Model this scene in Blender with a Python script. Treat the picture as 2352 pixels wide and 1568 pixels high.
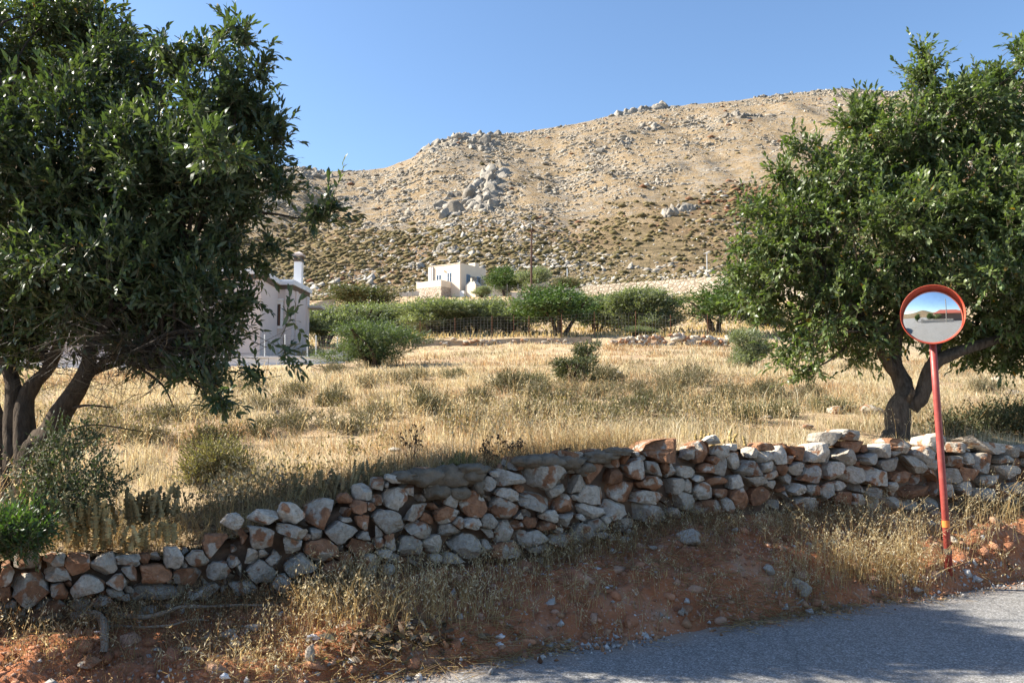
import bpy, bmesh, math, random
import numpy as np
from mathutils import Vector, Matrix

for o in list(bpy.data.objects):
    bpy.data.objects.remove(o)
scene = bpy.context.scene
COL = scene.collection
R = math.radians

# ------------------------------------------------------------------ camera
F = 804.0                       # focal length in pixels of a 1024 px wide frame
TH = R(4.55)
EYE = 1.5
cam_d = bpy.data.cameras.new("camera")
cam = bpy.data.objects.new("camera", cam_d)
COL.objects.link(cam)
cam_d.sensor_width = 36.0
cam_d.lens = F / 1024 * 36
cam_d.clip_start = 0.05
cam_d.clip_end = 6000
cam.location = (0, 0, EYE)
cam.rotation_euler = (R(90) + TH, 0, 0)
scene.camera = cam

# ------------------------------------------------------------------ sky and sun
SUN_AZ = (-0.990, 0.14)         # horizontal direction towards the sun
SUN_EL = R(36)
world = bpy.data.worlds.new("World")
scene.world = world
world.use_nodes = True
wn = world.node_tree.nodes
wl = world.node_tree.links
wn.clear()
sky = wn.new("ShaderNodeTexSky")
sky.sky_type = 'NISHITA'
sky.sun_disc = False
sky.sun_elevation = SUN_EL
sky.sun_rotation = math.atan2(SUN_AZ[0], SUN_AZ[1])
sky.altitude = 50
sky.air_density = 1.0
sky.dust_density = 0.5
sky.ozone_density = 3.0
bg = wn.new("ShaderNodeBackground")
bg.inputs["Strength"].default_value = 0.084
wo = wn.new("ShaderNodeOutputWorld")
hsv = wn.new("ShaderNodeHueSaturation")
hsv.inputs["Saturation"].default_value = 1.05
wl.new(sky.outputs[0], hsv.inputs["Color"])
wl.new(hsv.outputs[0], bg.inputs[0])
wl.new(bg.outputs[0], wo.inputs[0])

sun_d = bpy.data.lights.new("sun", 'SUN')
sun_d.energy = 5.0
sun_d.angle = R(0.53)
sun_d.color = (1.0, 0.935, 0.82)
sun = bpy.data.objects.new("sun", sun_d)
COL.objects.link(sun)
sdir = Vector((SUN_AZ[0] * math.cos(SUN_EL), SUN_AZ[1] * math.cos(SUN_EL), math.sin(SUN_EL)))
sun.rotation_euler = sdir.to_track_quat('Z', 'Y').to_euler()
sun.location = sdir * 50

scene.view_settings.view_transform = 'Standard'
scene.view_settings.look = 'None'
scene.view_settings.exposure = 1.5
scene.view_settings.gamma = 1.0
scene.view_settings.use_curve_mapping = False
scene.cycles.max_bounces = 6
scene.cycles.diffuse_bounces = 3
scene.cycles.glossy_bounces = 3
scene.cycles.transmission_bounces = 4
scene.cycles.transparent_max_bounces = 4
scene.cycles.caustics_reflective = False
scene.cycles.caustics_refractive = False

# ------------------------------------------------------------------ pixel <-> place
S = 1024 / 2352.0               # survey pixels (photo at 2352 wide) -> frame pixels
CT, ST = math.cos(TH), math.sin(TH)
HOR = 341 + F * math.tan(TH)


def ray(px, py):
    cx = (np.asarray(px, float) * S - 512) / F
    cy = (341 - np.asarray(py, float) * S) / F
    y = CT - cy * ST
    return cx / y, (ST + cy * CT) / y


def P(px, py, Y):
    u, t = ray(px, py)
    return Vector((float(u) * Y, Y, EYE + float(t) * Y))


def M_PER_PX(Y):
    return Y / (F / S)

# ------------------------------------------------------------------ noise


def _h(ix, iy, seed):
    n = (ix * 374761393 + iy * 668265263 + seed * 974634917) & 0x7fffffff
    n = ((n ^ (n >> 13)) * 1274126177) & 0x7fffffff
    n = n ^ (n >> 16)
    return (n & 0xffff) / 65535.0


def vn(x, y, seed=0):
    x = np.asarray(x, float)
    y = np.asarray(y, float)
    ix = np.floor(x).astype(np.int64)
    iy = np.floor(y).astype(np.int64)
    fx = x - ix
    fy = y - iy
    fx = fx * fx * (3 - 2 * fx)
    fy = fy * fy * (3 - 2 * fy)
    a = _h(ix, iy, seed)
    b = _h(ix + 1, iy, seed)
    c = _h(ix, iy + 1, seed)
    d = _h(ix + 1, iy + 1, seed)
    return (a + (b - a) * fx) * (1 - fy) + (c + (d - c) * fx) * fy


def fbm(x, y, octv=4, seed=0, gain=0.5):
    v = 0
    amp = 1.0
    tot = 0
    for k in range(octv):
        v = v + amp * (vn(x * 2 ** k + 17.3 * k, y * 2 ** k - 9.1 * k, seed + k) - 0.5)
        tot += amp
        amp *= gain
    return v / tot * 2

# ------------------------------------------------------------------ mesh helpers


def npmesh(name, V, Fc, cols=None, smooth=False):
    V = np.ascontiguousarray(V, dtype=np.float32)
    Fc = np.ascontiguousarray(Fc, dtype=np.int32)
    k = Fc.shape[1]
    me = bpy.data.meshes.new(name)
    me.vertices.add(len(V))
    me.vertices.foreach_set('co', V.ravel())
    me.loops.add(Fc.size)
    me.loops.foreach_set('vertex_index', Fc.ravel())
    me.polygons.add(len(Fc))
    me.polygons.foreach_set('loop_start', np.arange(0, Fc.size, k, dtype=np.int32))
    if smooth:
        me.polygons.foreach_set('use_smooth', np.ones(len(Fc), dtype=bool))
    me.update(calc_edges=True)
    if cols is not None:
        a = me.attributes.new('Col', 'FLOAT_COLOR', 'POINT')
        c = np.ones((len(V), 4), np.float32)
        c[:, :3] = cols
        a.data.foreach_set('color', c.ravel())
    return me


def add(name, me, mat, parent=None, loc=None, rotz=None, label=None, cat=None, group=None, kind=None):
    o = bpy.data.objects.new(name, me)
    COL.objects.link(o)
    if mat is not None and me is not None and len(me.materials) == 0:
        me.materials.append(mat)
    if parent is not None:
        o.parent = parent
    if loc is not None:
        o.location = loc
    if rotz is not None:
        o.rotation_euler = (0, 0, rotz)
    tag(o, label, cat, group, kind)
    return o


def tag(o, label=None, cat=None, group=None, kind=None):
    if label:
        o["label"] = label
    if cat:
        o["category"] = cat
    if group:
        o["group"] = group
    if kind:
        o["kind"] = kind


def thing(name, label, cat, loc=(0, 0, 0), rotz=0.0, group=None):
    return add(name, None, None, None, loc, rotz, label, cat, group)


def copy_tree(o, parent=None):
    c = o.copy()
    COL.objects.link(c)
    c.parent = parent
    for ch in list(o.children):
        copy_tree(ch, c)
    return c


class MB:
    def __init__(s):
        s.v = []
        s.f = []

    def box(s, x0, x1, y0, y1, z0, z1):
        b = len(s.v)
        s.v += [(x0, y0, z0), (x1, y0, z0), (x1, y1, z0), (x0, y1, z0), (x0, y0, z1), (x1, y0, z1), (x1, y1, z1), (x0, y1, z1)]
        s.f += [(b, b + 3, b + 2, b + 1), (b + 4, b + 5, b + 6, b + 7), (b, b + 1, b + 5, b + 4), (b + 1, b + 2, b + 6, b + 5),
                (b + 2, b + 3, b + 7, b + 6), (b + 3, b, b + 4, b + 7)]
        return s

    def prism(s, poly, z0, z1):
        b = len(s.v)
        n = len(poly)
        s.v += [(x, y, z0) for x, y in poly] + [(x, y, z1) for x, y in poly]
        s.f += [tuple(b + n + i for i in range(n)), tuple(b + i for i in reversed(range(n)))]
        for i in range(n):
            j = (i + 1) % n
            s.f.append((b + i, b + j, b + n + j, b + n + i))
        return s

    def tube(s, pts, rad, n=8, cap=True):
        V, Q = tube_np(pts, rad, n)
        b = len(s.v)
        s.v += [tuple(map(float, p)) for p in V]
        s.f += [tuple(int(b + i) for i in q) for q in Q]
        if cap:
            s.f.append(tuple(b + i for i in reversed(range(n))))
            s.f.append(tuple(b + len(V) - n + i for i in range(n)))
        return s

    def build(s, name, mat, parent=None, smooth=False, bevel=0, **kw):
        me = bpy.data.meshes.new(name)
        me.from_pydata(s.v, [], s.f)
        me.update()
        if smooth:
            for p in me.polygons:
                p.use_smooth = True
        o = add(name, me, mat, parent, **kw)
        if bevel:
            m = o.modifiers.new("bevel", 'BEVEL')
            m.width = bevel
            m.segments = 2
            m.limit_method = 'ANGLE'
        return o


def tube_np(pts, rad, n=8, wob=0.0, seed=0):
    pts = np.array([list(p) for p in pts], float)
    m = len(pts)
    rad = np.broadcast_to(np.asarray(rad, float), (m,))
    d = np.gradient(pts, axis=0)
    d /= np.linalg.norm(d, axis=1)[:, None] + 1e-9
    ref = np.array([0, 0, 1.0]) if abs(d[:, 2]).mean() < 0.8 else np.array([1.0, 0, 0])
    a = np.cross(d, ref)
    a /= np.linalg.norm(a, axis=1)[:, None] + 1e-9
    b = np.cross(d, a)
    ang = np.arange(n) / n * 2 * math.pi
    ring = a[:, None, :] * np.cos(ang)[None, :, None] + b[:, None, :] * np.sin(ang)[None, :, None]
    rr = rad[:, None] * np.ones((1, n))
    if wob:
        rr = rr * (1 + wob * fbm(np.arange(m)[:, None] * 0.35 + seed, np.arange(n)[None, :] * 0.9 + seed * 3.1, 3, seed))
    V = (pts[:, None, :] + ring * rr[:, :, None]).reshape(-1, 3)
    Q = []
    for i in range(m - 1):
        for j in range(n):
            k = (j + 1) % n
            Q.append((i * n + j, i * n + k, (i + 1) * n + k, (i + 1) * n + j))
    return V, np.array(Q)


def spline(pts, m):
    """Catmull-Rom resampling of a polyline of (x,y,z[,r]) rows."""
    p = np.array(pts, float)
    p = np.vstack([2 * p[0] - p[1], p, 2 * p[-1] - p[-2]])
    n = len(p) - 3
    t = np.linspace(0, n - 1e-6, m)
    i = t.astype(int)
    f = (t - i)[:, None]
    a, b, c, d = p[i], p[i + 1], p[i + 2], p[i + 3]
    return 0.5 * ((2 * b) + (c - a) * f + (2 * a - 5 * b + 4 * c - d) * f ** 2 + (3 * b - a - 3 * c + d) * f ** 3)


def join(parts):
    """[(V,F[,C])] with equal face size -> one."""
    Vs, Fs, Cs, b = [], [], [], 0
    for p in parts:
        Vs.append(p[0])
        Fs.append(np.asarray(p[1]) + b)
        b += len(p[0])
        if len(p) > 2:
            Cs.append(np.broadcast_to(p[2], (len(p[0]), 3)))
    return (np.vstack(Vs), np.vstack(Fs)) + ((np.vstack(Cs),) if Cs else ())


def ico(sub):
    bm = bmesh.new()
    bmesh.ops.create_icosphere(bm, subdivisions=sub, radius=1)
    bm.verts.ensure_lookup_table()
    V = np.array([v.co[:] for v in bm.verts])
    Fc = np.array([[v.index for v in f.verts] for f in bm.faces])
    bm.free()
    return V, Fc


ICO = {k: ico(k) for k in (1, 2, 3, 4)}


def rock_np(rng, sub=2, planes=7, rough=0.06, flat=0.75):
    V, Fc = ICO[sub]
    V = V.copy()
    for _ in range(planes):
        n = rng.normal(size=3)
        n /= np.linalg.norm(n)
        d = rng.uniform(0.45, 0.8)
        V -= np.maximum(0, V @ n - d)[:, None] * n
    V *= 1 + rough * rng.normal(size=(len(V), 1))
    V *= np.array([1.0, rng.uniform(0.65, 1.0), rng.uniform(flat * 0.75, flat)])
    return V, Fc


def rotz_np(a):
    c, s = np.cos(a), np.sin(a)
    z = np.zeros_like(c)
    o = np.ones_like(c)
    return np.stack([np.stack([c, -s, z], -1), np.stack([s, c, z], -1), np.stack([z, z, o], -1)], -2)


def scatter(bases, pos, scale, rng, cols=None, tilt=0.25):
    """Merge many copies of a few base meshes at pos with per-copy scale."""
    n = len(pos)
    which = rng.integers(0, len(bases), n)
    out = []
    for k, (V, Fc) in enumerate(bases):
        idx = np.where(which == k)[0]
        if len(idx) == 0:
            continue
        Rm = rotz_np(rng.uniform(0, 2 * math.pi, len(idx)))
        tx = rng.normal(0, tilt, len(idx))
        Rx = np.zeros((len(idx), 3, 3))
        Rx[:, 0, 0] = 1
        Rx[:, 1, 1] = np.cos(tx)
        Rx[:, 1, 2] = -np.sin(tx)
        Rx[:, 2, 1] = np.sin(tx)
        Rx[:, 2, 2] = np.cos(tx)
        Rm = Rm @ Rx
        sc = scale[idx]
        sc = sc[:, None] if sc.ndim == 1 else sc
        W = np.einsum('nij,vj->nvi', Rm, V) * sc[:, None, :] + pos[idx][:, None, :]
        FF = Fc[None] + (np.arange(len(idx)) * len(V))[:, None, None]
        r = [W.reshape(-1, 3), FF.reshape(-1, Fc.shape[1])]
        if cols is not None:
            r.append(np.repeat(cols[idx], len(V), axis=0))
        out.append(tuple(r))
    return join(out)

# ------------------------------------------------------------------ material helpers


class NT:
    def __init__(s, name):
        s.m = bpy.data.materials.new(name)
        s.m.use_nodes = True
        s.t = s.m.node_tree
        s.N = s.t.nodes
        s.L = s.t.links
        s.bs = s.N["Principled BSDF"]
        s.out = s.N["Material Output"]
        s.tc = s.N.new("ShaderNodeTexCoord")

    def put(s, inp, v):
        if isinstance(v, bpy.types.NodeSocket):
            s.L.new(v, inp)
        elif isinstance(v, (tuple, list)) and len(v) == 3 and inp.type == 'RGBA':
            inp.default_value = (*v, 1)
        else:
            inp.default_value = v

    def noise(s, scale, detail=4, rough=0.55, vec=None, dist=0.0):
        n = s.N.new("ShaderNodeTexNoise")
        s.L.new(vec or s.tc.outputs["Object"], n.inputs["Vector"])
        n.inputs["Scale"].default_value = scale
        n.inputs["Detail"].default_value = detail
        n.inputs["Roughness"].default_value = rough
        n.inputs["Distortion"].default_value = dist
        return n.outputs[0]

    def voro(s, scale, feature='F1', vec=None, out=0, rand=1.0):
        n = s.N.new("ShaderNodeTexVoronoi")
        n.feature = feature
        s.L.new(vec or s.tc.outputs["Object"], n.inputs["Vector"])
        n.inputs["Scale"].default_value = scale
        n.inputs["Randomness"].default_value = rand
        return n.outputs[out]

    def mapping(s, scale=(1, 1, 1), vec=None, rot=(0, 0, 0)):
        n = s.N.new("ShaderNodeMapping")
        s.L.new(vec or s.tc.outputs["Object"], n.inputs["Vector"])
        n.inputs["Scale"].default_value = scale
        n.inputs["Rotation"].default_value = rot
        return n.outputs[0]

    def ramp(s, fac, stops):
        n = s.N.new("ShaderNodeValToRGB")
        s.L.new(fac, n.inputs[0])
        e = n.color_ramp.elements
        while len(e) < len(stops):
            e.new(0.5)
        for i, (p, c) in enumerate(stops):
            e[i].position = p
            c = (c, c, c) if isinstance(c, (int, float)) else c
            e[i].color = (*c, 1)
        return n.outputs[0]

    def mix(s, fac, a, b, mode='MIX'):
        n = s.N.new("ShaderNodeMix")
        n.data_type = 'RGBA'
        n.blend_type = mode
        s.put(n.inputs[0], fac)
        s.put(n.inputs[6], a)
        s.put(n.inputs[7], b)
        return n.outputs[2]

    def math(s, op, a, b=0.0):
        n = s.N.new("ShaderNodeMath")
        n.operation = op
        s.put(n.inputs[0], a)
        s.put(n.inputs[1], b)
        return n.outputs[0]

    def attr(s, name='Col'):
        n = s.N.new("ShaderNodeAttribute")
        n.attribute_name = name
        return n.outputs[0]

    def objcol(s):
        return s.N.new("ShaderNodeObjectInfo").outputs["Color"]

    def sep(s, c):
        n = s.N.new("ShaderNodeSeparateColor")
        s.L.new(c, n.inputs[0])
        return n.outputs

    def bump(s, h, strength=0.5, dist=0.02):
        n = s.N.new("ShaderNodeBump")
        n.inputs["Strength"].default_value = strength
        n.inputs["Distance"].default_value = dist
        s.L.new(h, n.inputs["Height"])
        s.L.new(n.outputs[0], s.bs.inputs["Normal"])

    def fin(s, color, rough=0.9, spec=0.2, metal=0.0):
        s.put(s.bs.inputs["Base Color"], color)
        s.put(s.bs.inputs["Roughness"], rough)
        s.bs.inputs["Specular IOR Level"].default_value = spec
        s.bs.inputs["Metallic"].default_value = metal
        return s.m


def leafmat(name, rough=0.35, spec=0.5, trans=0.3, tint=(1.3, 1.5, 0.5)):
    t = NT(name)
    c = t.attr()
    geo = t.N.new("ShaderNodeNewGeometry")
    back = t.mix(geo.outputs["Backfacing"], c, t.mix(0.45, c, (0.16, 0.2, 0.11)))
    t.fin(back, rough, spec)
    if trans:
        tr = t.N.new("ShaderNodeBsdfTranslucent")
        t.L.new(t.mix(1.0, c, tint, 'MULTIPLY'), tr.inputs[0])
        mx = t.N.new("ShaderNodeMixShader")
        mx.inputs[0].default_value = trans
        t.L.new(t.bs.outputs[0], mx.inputs[1])
        t.L.new(tr.outputs[0], mx.inputs[2])
        t.L.new(mx.outputs[0], t.out.inputs[0])
    return t.m


def plain(name, col, rough=0.8, spec=0.3, var=0.12, scale=6.0, bump=0.0, metal=0.0):
    t = NT(name)
    n = t.noise(scale, 6, 0.65)
    c = t.mix(1.0, col, t.ramp(n, [(0.25, 1 - var), (0.75, 1 + var)]), 'MULTIPLY')
    if bump:
        t.bump(t.noise(scale * 6, 5), bump, 0.01)
    return t.fin(c, rough, spec, metal)


# ---- materials
def m_road():
    t = NT("asphalt")
    big = t.noise(0.7, 5, 0.6)
    agg = t.voro(120, 'F1', out=1)
    base = t.ramp(t.noise(60, 5, 0.75), [(0.32, (0.06, 0.058, 0.056)), (0.5, (0.20, 0.19, 0.175)), (0.68, (0.46, 0.43, 0.39))])
    c = t.mix(t.ramp(big, [(0.42, 0.0), (0.68, 0.55)]), base, (0.27, 0.235, 0.19))
    v = t.sep(agg)[0]
    c = t.mix(0.45, c, t.ramp(v, [(0.0, 0.08), (0.6, 0.2), (1.0, 0.6)]))
    c = t.mix(t.ramp(t.noise(7, 5, .7), [(.5, 0.0), (.75, .5)]), c, (0.10, 0.098, 0.095))
    dirt = t.attr()
    c = t.mix(t.math('MULTIPLY', t.sep(dirt)[0], t.ramp(t.noise(3.2, 6, 0.7), [(0.35, 0.0), (0.6, 1.0)])), c, (0.30, 0.215, 0.15))
    nz = t.N.new("ShaderNodeTexNoise")
    t.L.new(t.tc.outputs["Object"], nz.inputs["Vector"])
    nz.inputs["Scale"].default_value = 1.6
    nz.inputs["Detail"].default_value = 6
    crk = t.voro(0.42, 'DISTANCE_TO_EDGE', t.mix(0.5, t.tc.outputs["Object"], nz.outputs[1], 'ADD'))
    c = t.mix(t.ramp(crk, [(0.0, 0.45), (0.005, 0.0)]), c, (0.06, 0.06, 0.06))
    t.bump(t.mix(0.5, t.noise(85, 4, 0.7), v), 0.9, 0.006)
    return t.fin(c, 0.85, 0.25)


def m_earth():
    t = NT("red_earth")
    n = t.noise(2.6, 7, 0.65)
    c = t.ramp(n, [(0.28, (0.15, 0.07, 0.04)), (0.45, (0.38, 0.14, 0.06)), (0.60, (0.42, 0.185, 0.095)), (0.78, (0.42, 0.30, 0.21))])
    g = t.noise(38, 4, 0.7)
    c = t.mix(t.ramp(g, [(0.56, 0.0), (0.68, 0.7)]), c, (0.42, 0.36, 0.30))
    d = t.noise(9, 5, 0.7)
    c = t.mix(t.ramp(d, [(0.52, 0.0), (0.72, 0.5)]), c, (0.20, 0.125, 0.075))
    t.bump(t.mix(0.5, g, t.noise(14, 6, 0.75)), 1.0, 0.035)
    return t.fin(c, 0.95, 0.1)


def m_field():
    t = NT("field_soil")
    n = t.noise(0.8, 6, 0.6)
    c = t.ramp(n, [(0.3, (0.33, 0.21, 0.13)), (0.5, (0.50, 0.37, 0.22)), (0.7, (0.58, 0.46, 0.29))])
    c = t.mix(t.ramp(t.noise(18, 5, 0.75), [(0.45, 0.0), (0.65, 0.5)]), c, (0.38, 0.27, 0.17))
    t.bump(t.noise(22, 5, 0.75), 1.0, 0.05)
    return t.fin(c, 0.95, 0.1)


def m_hill():
    t = NT("hillside")
    vec = t.mapping((1, 1, 1.6))
    n1 = t.noise(0.045, 7, 0.62, vec)
    n2 = t.noise(0.26, 7, 0.75, vec)
    n3 = t.noise(0.7, 5, 0.75, t.mapping((.6, 1, 1.6)))
    grass = t.ramp(n2, [(0.3, (0.235, 0.165, 0.095)), (0.5, (0.335, 0.242, 0.138)), (0.7, (0.39, 0.295, 0.18))])
    rock = t.ramp(n3, [(0.3, (0.18, 0.155, 0.122)), (0.55, (0.30, 0.262, 0.212)), (0.75, (0.375, 0.335, 0.275))])
    up = t.mix(t.ramp(t.mix(0.5, t.mix(0.5, n1, n2), n3), [(0.49, 0.0), (0.54, 0.95)]), grass, rock)
    scrub = t.ramp(n2, [(0.35, (0.115, 0.092, 0.048)), (0.5, (0.20, 0.15, 0.082)), (0.64, (0.30, 0.22, 0.125)), (0.78, (0.38, 0.31, 0.20))])
    red = t.ramp(t.noise(0.02, 3), [(0.45, 0.0), (0.6, 0.45)])
    scrub = t.mix(red, scrub, (0.30, 0.17, 0.10))
    s = t.sep(t.attr())[0]
    c = t.mix(s, up, scrub)
    t.bump(t.mix(0.6, n2, n3), 1.0, 1.8)
    return t.fin(c, 0.95, 0.1)


def m_stone():
    """wall stones: object colour = (rust share, brightness, seed)."""
    t = NT("limestone")
    oc = t.sep(t.objcol())
    add_ = t.N.new("ShaderNodeVectorMath")
    add_.operation = 'ADD'
    cmb = t.N.new("ShaderNodeCombineXYZ")
    sd = t.math('MULTIPLY', oc[2], 50.0)
    for i in range(3):
        t.L.new(sd, cmb.inputs[i])
    t.L.new(t.tc.outputs["Object"], add_.inputs[0])
    t.L.new(cmb.outputs[0], add_.inputs[1])
    v = add_.outputs[0]
    n1 = t.noise(7.5, 5, 0.5, v, 0.3)
    n2 = t.noise(34, 6, 0.7, v)
    n3 = t.noise(16, 7, 0.65, v)
    grey = t.ramp(n2, [(0.25, (0.24, 0.20, 0.155)), (0.5, (0.43, 0.38, 0.31)), (0.75, (0.60, 0.55, 0.47))])
    grey = t.mix(t.ramp(n3, [(0.45, 0.0), (0.65, 0.4)]), grey, (0.36, 0.29, 0.21))
    rust = t.ramp(n3, [(0.25, (0.13, 0.07, 0.042)), (0.5, (0.30, 0.15, 0.08)), (0.7, (0.40, 0.225, 0.13)), (0.85, (0.45, 0.37, 0.29))])
    k = t.math('ADD', t.math('MULTIPLY', t.math('SUBTRACT', n1, 0.5), 2.4), t.math('MULTIPLY', t.math('SUBTRACT', oc[0], 0.5), 0.8))
    msk = t.ramp(t.math('ADD', t.math('MULTIPLY', k, 1.3), 0.5), [(0.44, 0.0), (0.60, 1.0)])
    c = t.mix(msk, grey, rust)
    lich = t.ramp(t.noise(55, 3, 0.5, v), [(0.66, 0.0), (0.72, 0.6)])
    c = t.mix(lich, c, (0.12, 0.11, 0.09))
    c = t.mix(1.0, c, t.math('MULTIPLY', oc[1], 1.0), 'MULTIPLY')
    t.bump(t.mix(0.45, n3, n2), 1.0, 0.05)
    return t.fin(c, 0.9, 0.2)


def m_attr(name, rough=0.95, bump=0.0, bscale=8, spec=0.1):
    t = NT(name)
    c = t.attr()
    n = t.noise(bscale, 5, 0.7)
    c = t.mix(1.0, c, t.ramp(n, [(0.25, 0.72), (0.75, 1.25)]), 'MULTIPLY')
    if bump:
        t.bump(n, 1.0, bump)
    return t.fin(c, rough, spec)


def m_bark(name, a, b):
    t = NT(name)
    v = t.mapping((1, 1, 0.28))
    n = t.noise(28, 6, 0.7, v)
    c = t.ramp(n, [(0.3, a), (0.7, b)])
    t.bump(n, 1.0, 0.03)
    return t.fin(c, 0.95, 0.1)


def m_masonry(name, scale, pale, dark, mort):
    t = NT(name)
    v = t.mapping((1, 1, 1.5))
    e = t.voro(scale, 'DISTANCE_TO_EDGE', v)
    cc = t.sep(t.voro(scale, 'F1', v, 1))[0]
    c = t.mix(cc, dark, pale)
    m = t.ramp(e, [(0.02, 1.0), (0.09, 0.0)])
    c = t.mix(m, c, mort)
    t.bump(t.ramp(e, [(0.0, 0.0), (0.2, 1.0)]), 1.0, 0.08)
    return t.fin(c, 0.9, 0.15)


MROAD, MEARTH, MFIELD, MHILL, MSTONE = m_road(), m_earth(), m_field(), m_hill(), m_stone()
MGRASS = leafmat("dry_grass", 0.6, 0.25, 0.45, (1.15, 1.05, 0.8))
MLEAF = leafmat("glossy_leaf", 0.42, 0.45, 0.32)
MOLIVE = leafmat("olive_leaf", 0.5, 0.4, 0.32)
MBUSH = leafmat("bush_leaf", 0.6, 0.25, 0.2)
MBARK = m_bark("dark_bark", (0.035, 0.026, 0.02), (0.11, 0.085, 0.062))
MROCK = m_attr("field_rock", 0.95, 0.03, 14)
MHROCK = m_attr("hill_rock", 0.95, 0.35, 1.1)
MSCRUB = m_attr("scrub", 1.0, 0.12, 3.0)
# ================================================================== TERRAIN
WS = 0.483                      # plan slope of wall and road edge
E2 = np.array([0.9005, 0.4349])
N2 = np.array([0.4349, -0.9005])   # from the wall towards the road
BW = 0.946                      # bank width, wall face to road edge


def ywall(u):
    return 6.0 / (1 - WS * np.minimum(u, 1.6))


def tab(pts):
    a = np.array(pts, float)
    u, t = ray(a[:, 0], a[:, 1])
    return u, t


WT = tab([(-400, 1300), (0, 1285), (120, 1268), (250, 1272), (380, 1278), (450, 1255), (560, 1220), (640, 1185), (760, 1150), (860, 1112),
          (900, 1092), (1000, 1085), (1100, 1078), (1200, 1058), (1300, 1048), (1430, 1030), (1600, 1020), (1850, 1018), (2100, 1020),
          (2250, 1018), (2352, 1025), (3000, 1005), (4000, 985)])
WB = tab([(-400, 1440), (0, 1412), (60, 1425), (150, 1410), (400, 1378), (560, 1365), (740, 1345), (820, 1330), (900, 1310), (1000, 1295),
          (1250, 1270), (1330, 1245), (1480, 1200), (1600, 1175), (1800, 1168), (2000, 1168), (2200, 1165), (2352, 1168), (3000, 1130), (4000, 1090)])


def ztop(u):
    return EYE + np.interp(u, *WT) * ywall(u)


def zbase(u):
    return EYE + np.interp(u, *WB) * ywall(u)


KC = [-300, 0, 700, 1000, 1300, 1600, 2000, 2352, 2700]
KN = [(('w', 4.0), [1000, 1000, 985, 962, 950, 952, 955, 962, 965]),
      (('w', 10.0), [915, 910, 897, 887, 880, 882, 888, 900, 905]),
      (('w', 20.0), [858, 852, 846, 838, 828, 828, 838, 856, 860]),
      (('a', 38.2), [838, 835, 826, 796, 792, 793, 800, 836, 840]),
      (('a', 40.0), [834, 830, 818, 778, 776, 774, 775, 828, 832]),
      (('a', 75.0), [785, 780, 760, 736, 734, 730, 726, 770, 780]),
      (('a', 150.0), [725, 720, 700, 684, 673, 660, 652, 690, 700]),
      (('a', 190.0), [695, 690, 670, 653, 641, 624, 606, 618, 640])]
RIDGE = [(-300, 350), (0, 352), (400, 360), (640, 376), (690, 380), (745, 392), (800, 390), (880, 386), (940, 367), (985, 338), (1040, 316), (1100, 308),
         (1180, 303), (1300, 287), (1395, 268), (1480, 254), (1560, 243), (1640, 236), (1720, 226), (1830, 213), (1950, 205), (2050, 209),
         (2200, 196), (2352, 184), (2700, 175), (3200, 220)]
RU, RT = tab(RIDGE)
RYX = [(-300, 330), (700, 345), (1000, 370), (1400, 440), (1900, 500), (2352, 520), (3200, 520)]
RYU = ray([p[0] for p in RYX], [400] * len(RYX))[0]
RYY = np.array([p[1] for p in RYX], float)
KU = [ray(KC, k[1]) for k in KN]


def knots(u):
    """knot depths and heights along the sight lines u (array) -> Yk (n,k), Zk (n,k)."""
    u = np.asarray(u, float)
    yw = ywall(u)
    Y = [yw]
    Z = [ztop(u) - 0.06]
    for (kind, d), _ in KN:
        i = len(Y) - 1
        y = yw + d if kind == 'w' else np.maximum(np.full_like(u, d), Y[-1] + 0.5)
        Y.append(y)
        Z.append(EYE + np.interp(u, *KU[i]) * y)
    yr = np.interp(u, RYU, RYY)
    Y.append(yr)
    Z.append(EYE + np.interp(u, RU, RT) * yr)
    Y.append(yr + 150)
    Z.append(Z[-1] - 40)
    return np.stack(Y, -1), np.stack(Z, -1)


def ground(u, Y):
    """terrain height behind the wall; arrays."""
    u, Y = np.broadcast_arrays(np.asarray(u, float), np.asarray(Y, float))
    sh = u.shape
    u, Y = u.ravel(), Y.ravel()
    Yk, Zk = knots(u)
    z = np.empty_like(Y)
    k = np.clip((Yk <= Y[:, None]).sum(1) - 1, 0, Yk.shape[1] - 2)
    r = np.arange(len(Y))
    y0, y1, z0, z1 = Yk[r, k], Yk[r, k + 1], Zk[r, k], Zk[r, k + 1]
    f = (Y - y0) / (y1 - y0)
    z = z0 + (z1 - z0) * f
    X = u * Y
    amp = np.clip((Y - Yk[:, 0]) / 3, 0, 1) * np.clip(Y / 60, 0.35, 1)
    z = z + amp * 0.16 * fbm(X * 0.55, Y * 0.55, 4, 5)
    far = np.clip((Y - 185) / 90, 0, 1) * np.clip(1 - (Y - Yk[:, -2]) / 60, 0, 1)
    top = np.clip((Yk[:, -2] - Y) / 60, 0.25, 1)
    z = z + far * top * (4.0 * fbm(X / 42, Y / 42, 4, 21) + 3.0 * fbm(X / 22, Y / 130, 3, 23) + 2.6 * np.abs(fbm(X / 15, Y / 5.5, 4, 33)))
    return z.reshape(sh)


def G(px, Y, dz=0.0):
    """world point on the ground at photo column px and depth Y."""
    u = float(ray(px, 900)[0])
    return Vector((u * Y, Y, float(ground(np.array([u]), np.array([Y]))[0]) + dz))


def gxy(X, Y):
    X = np.asarray(X, float)
    Y = np.asarray(Y, float)
    return ground(X / Y, Y)


def grid_faces(n, m):
    i, j = np.meshgrid(np.arange(n - 1), np.arange(m - 1), indexing='ij')
    a = i * m + j
    return np.stack([a, a + 1, a + m + 1, a + m], -1).reshape(-1, 4)


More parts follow.
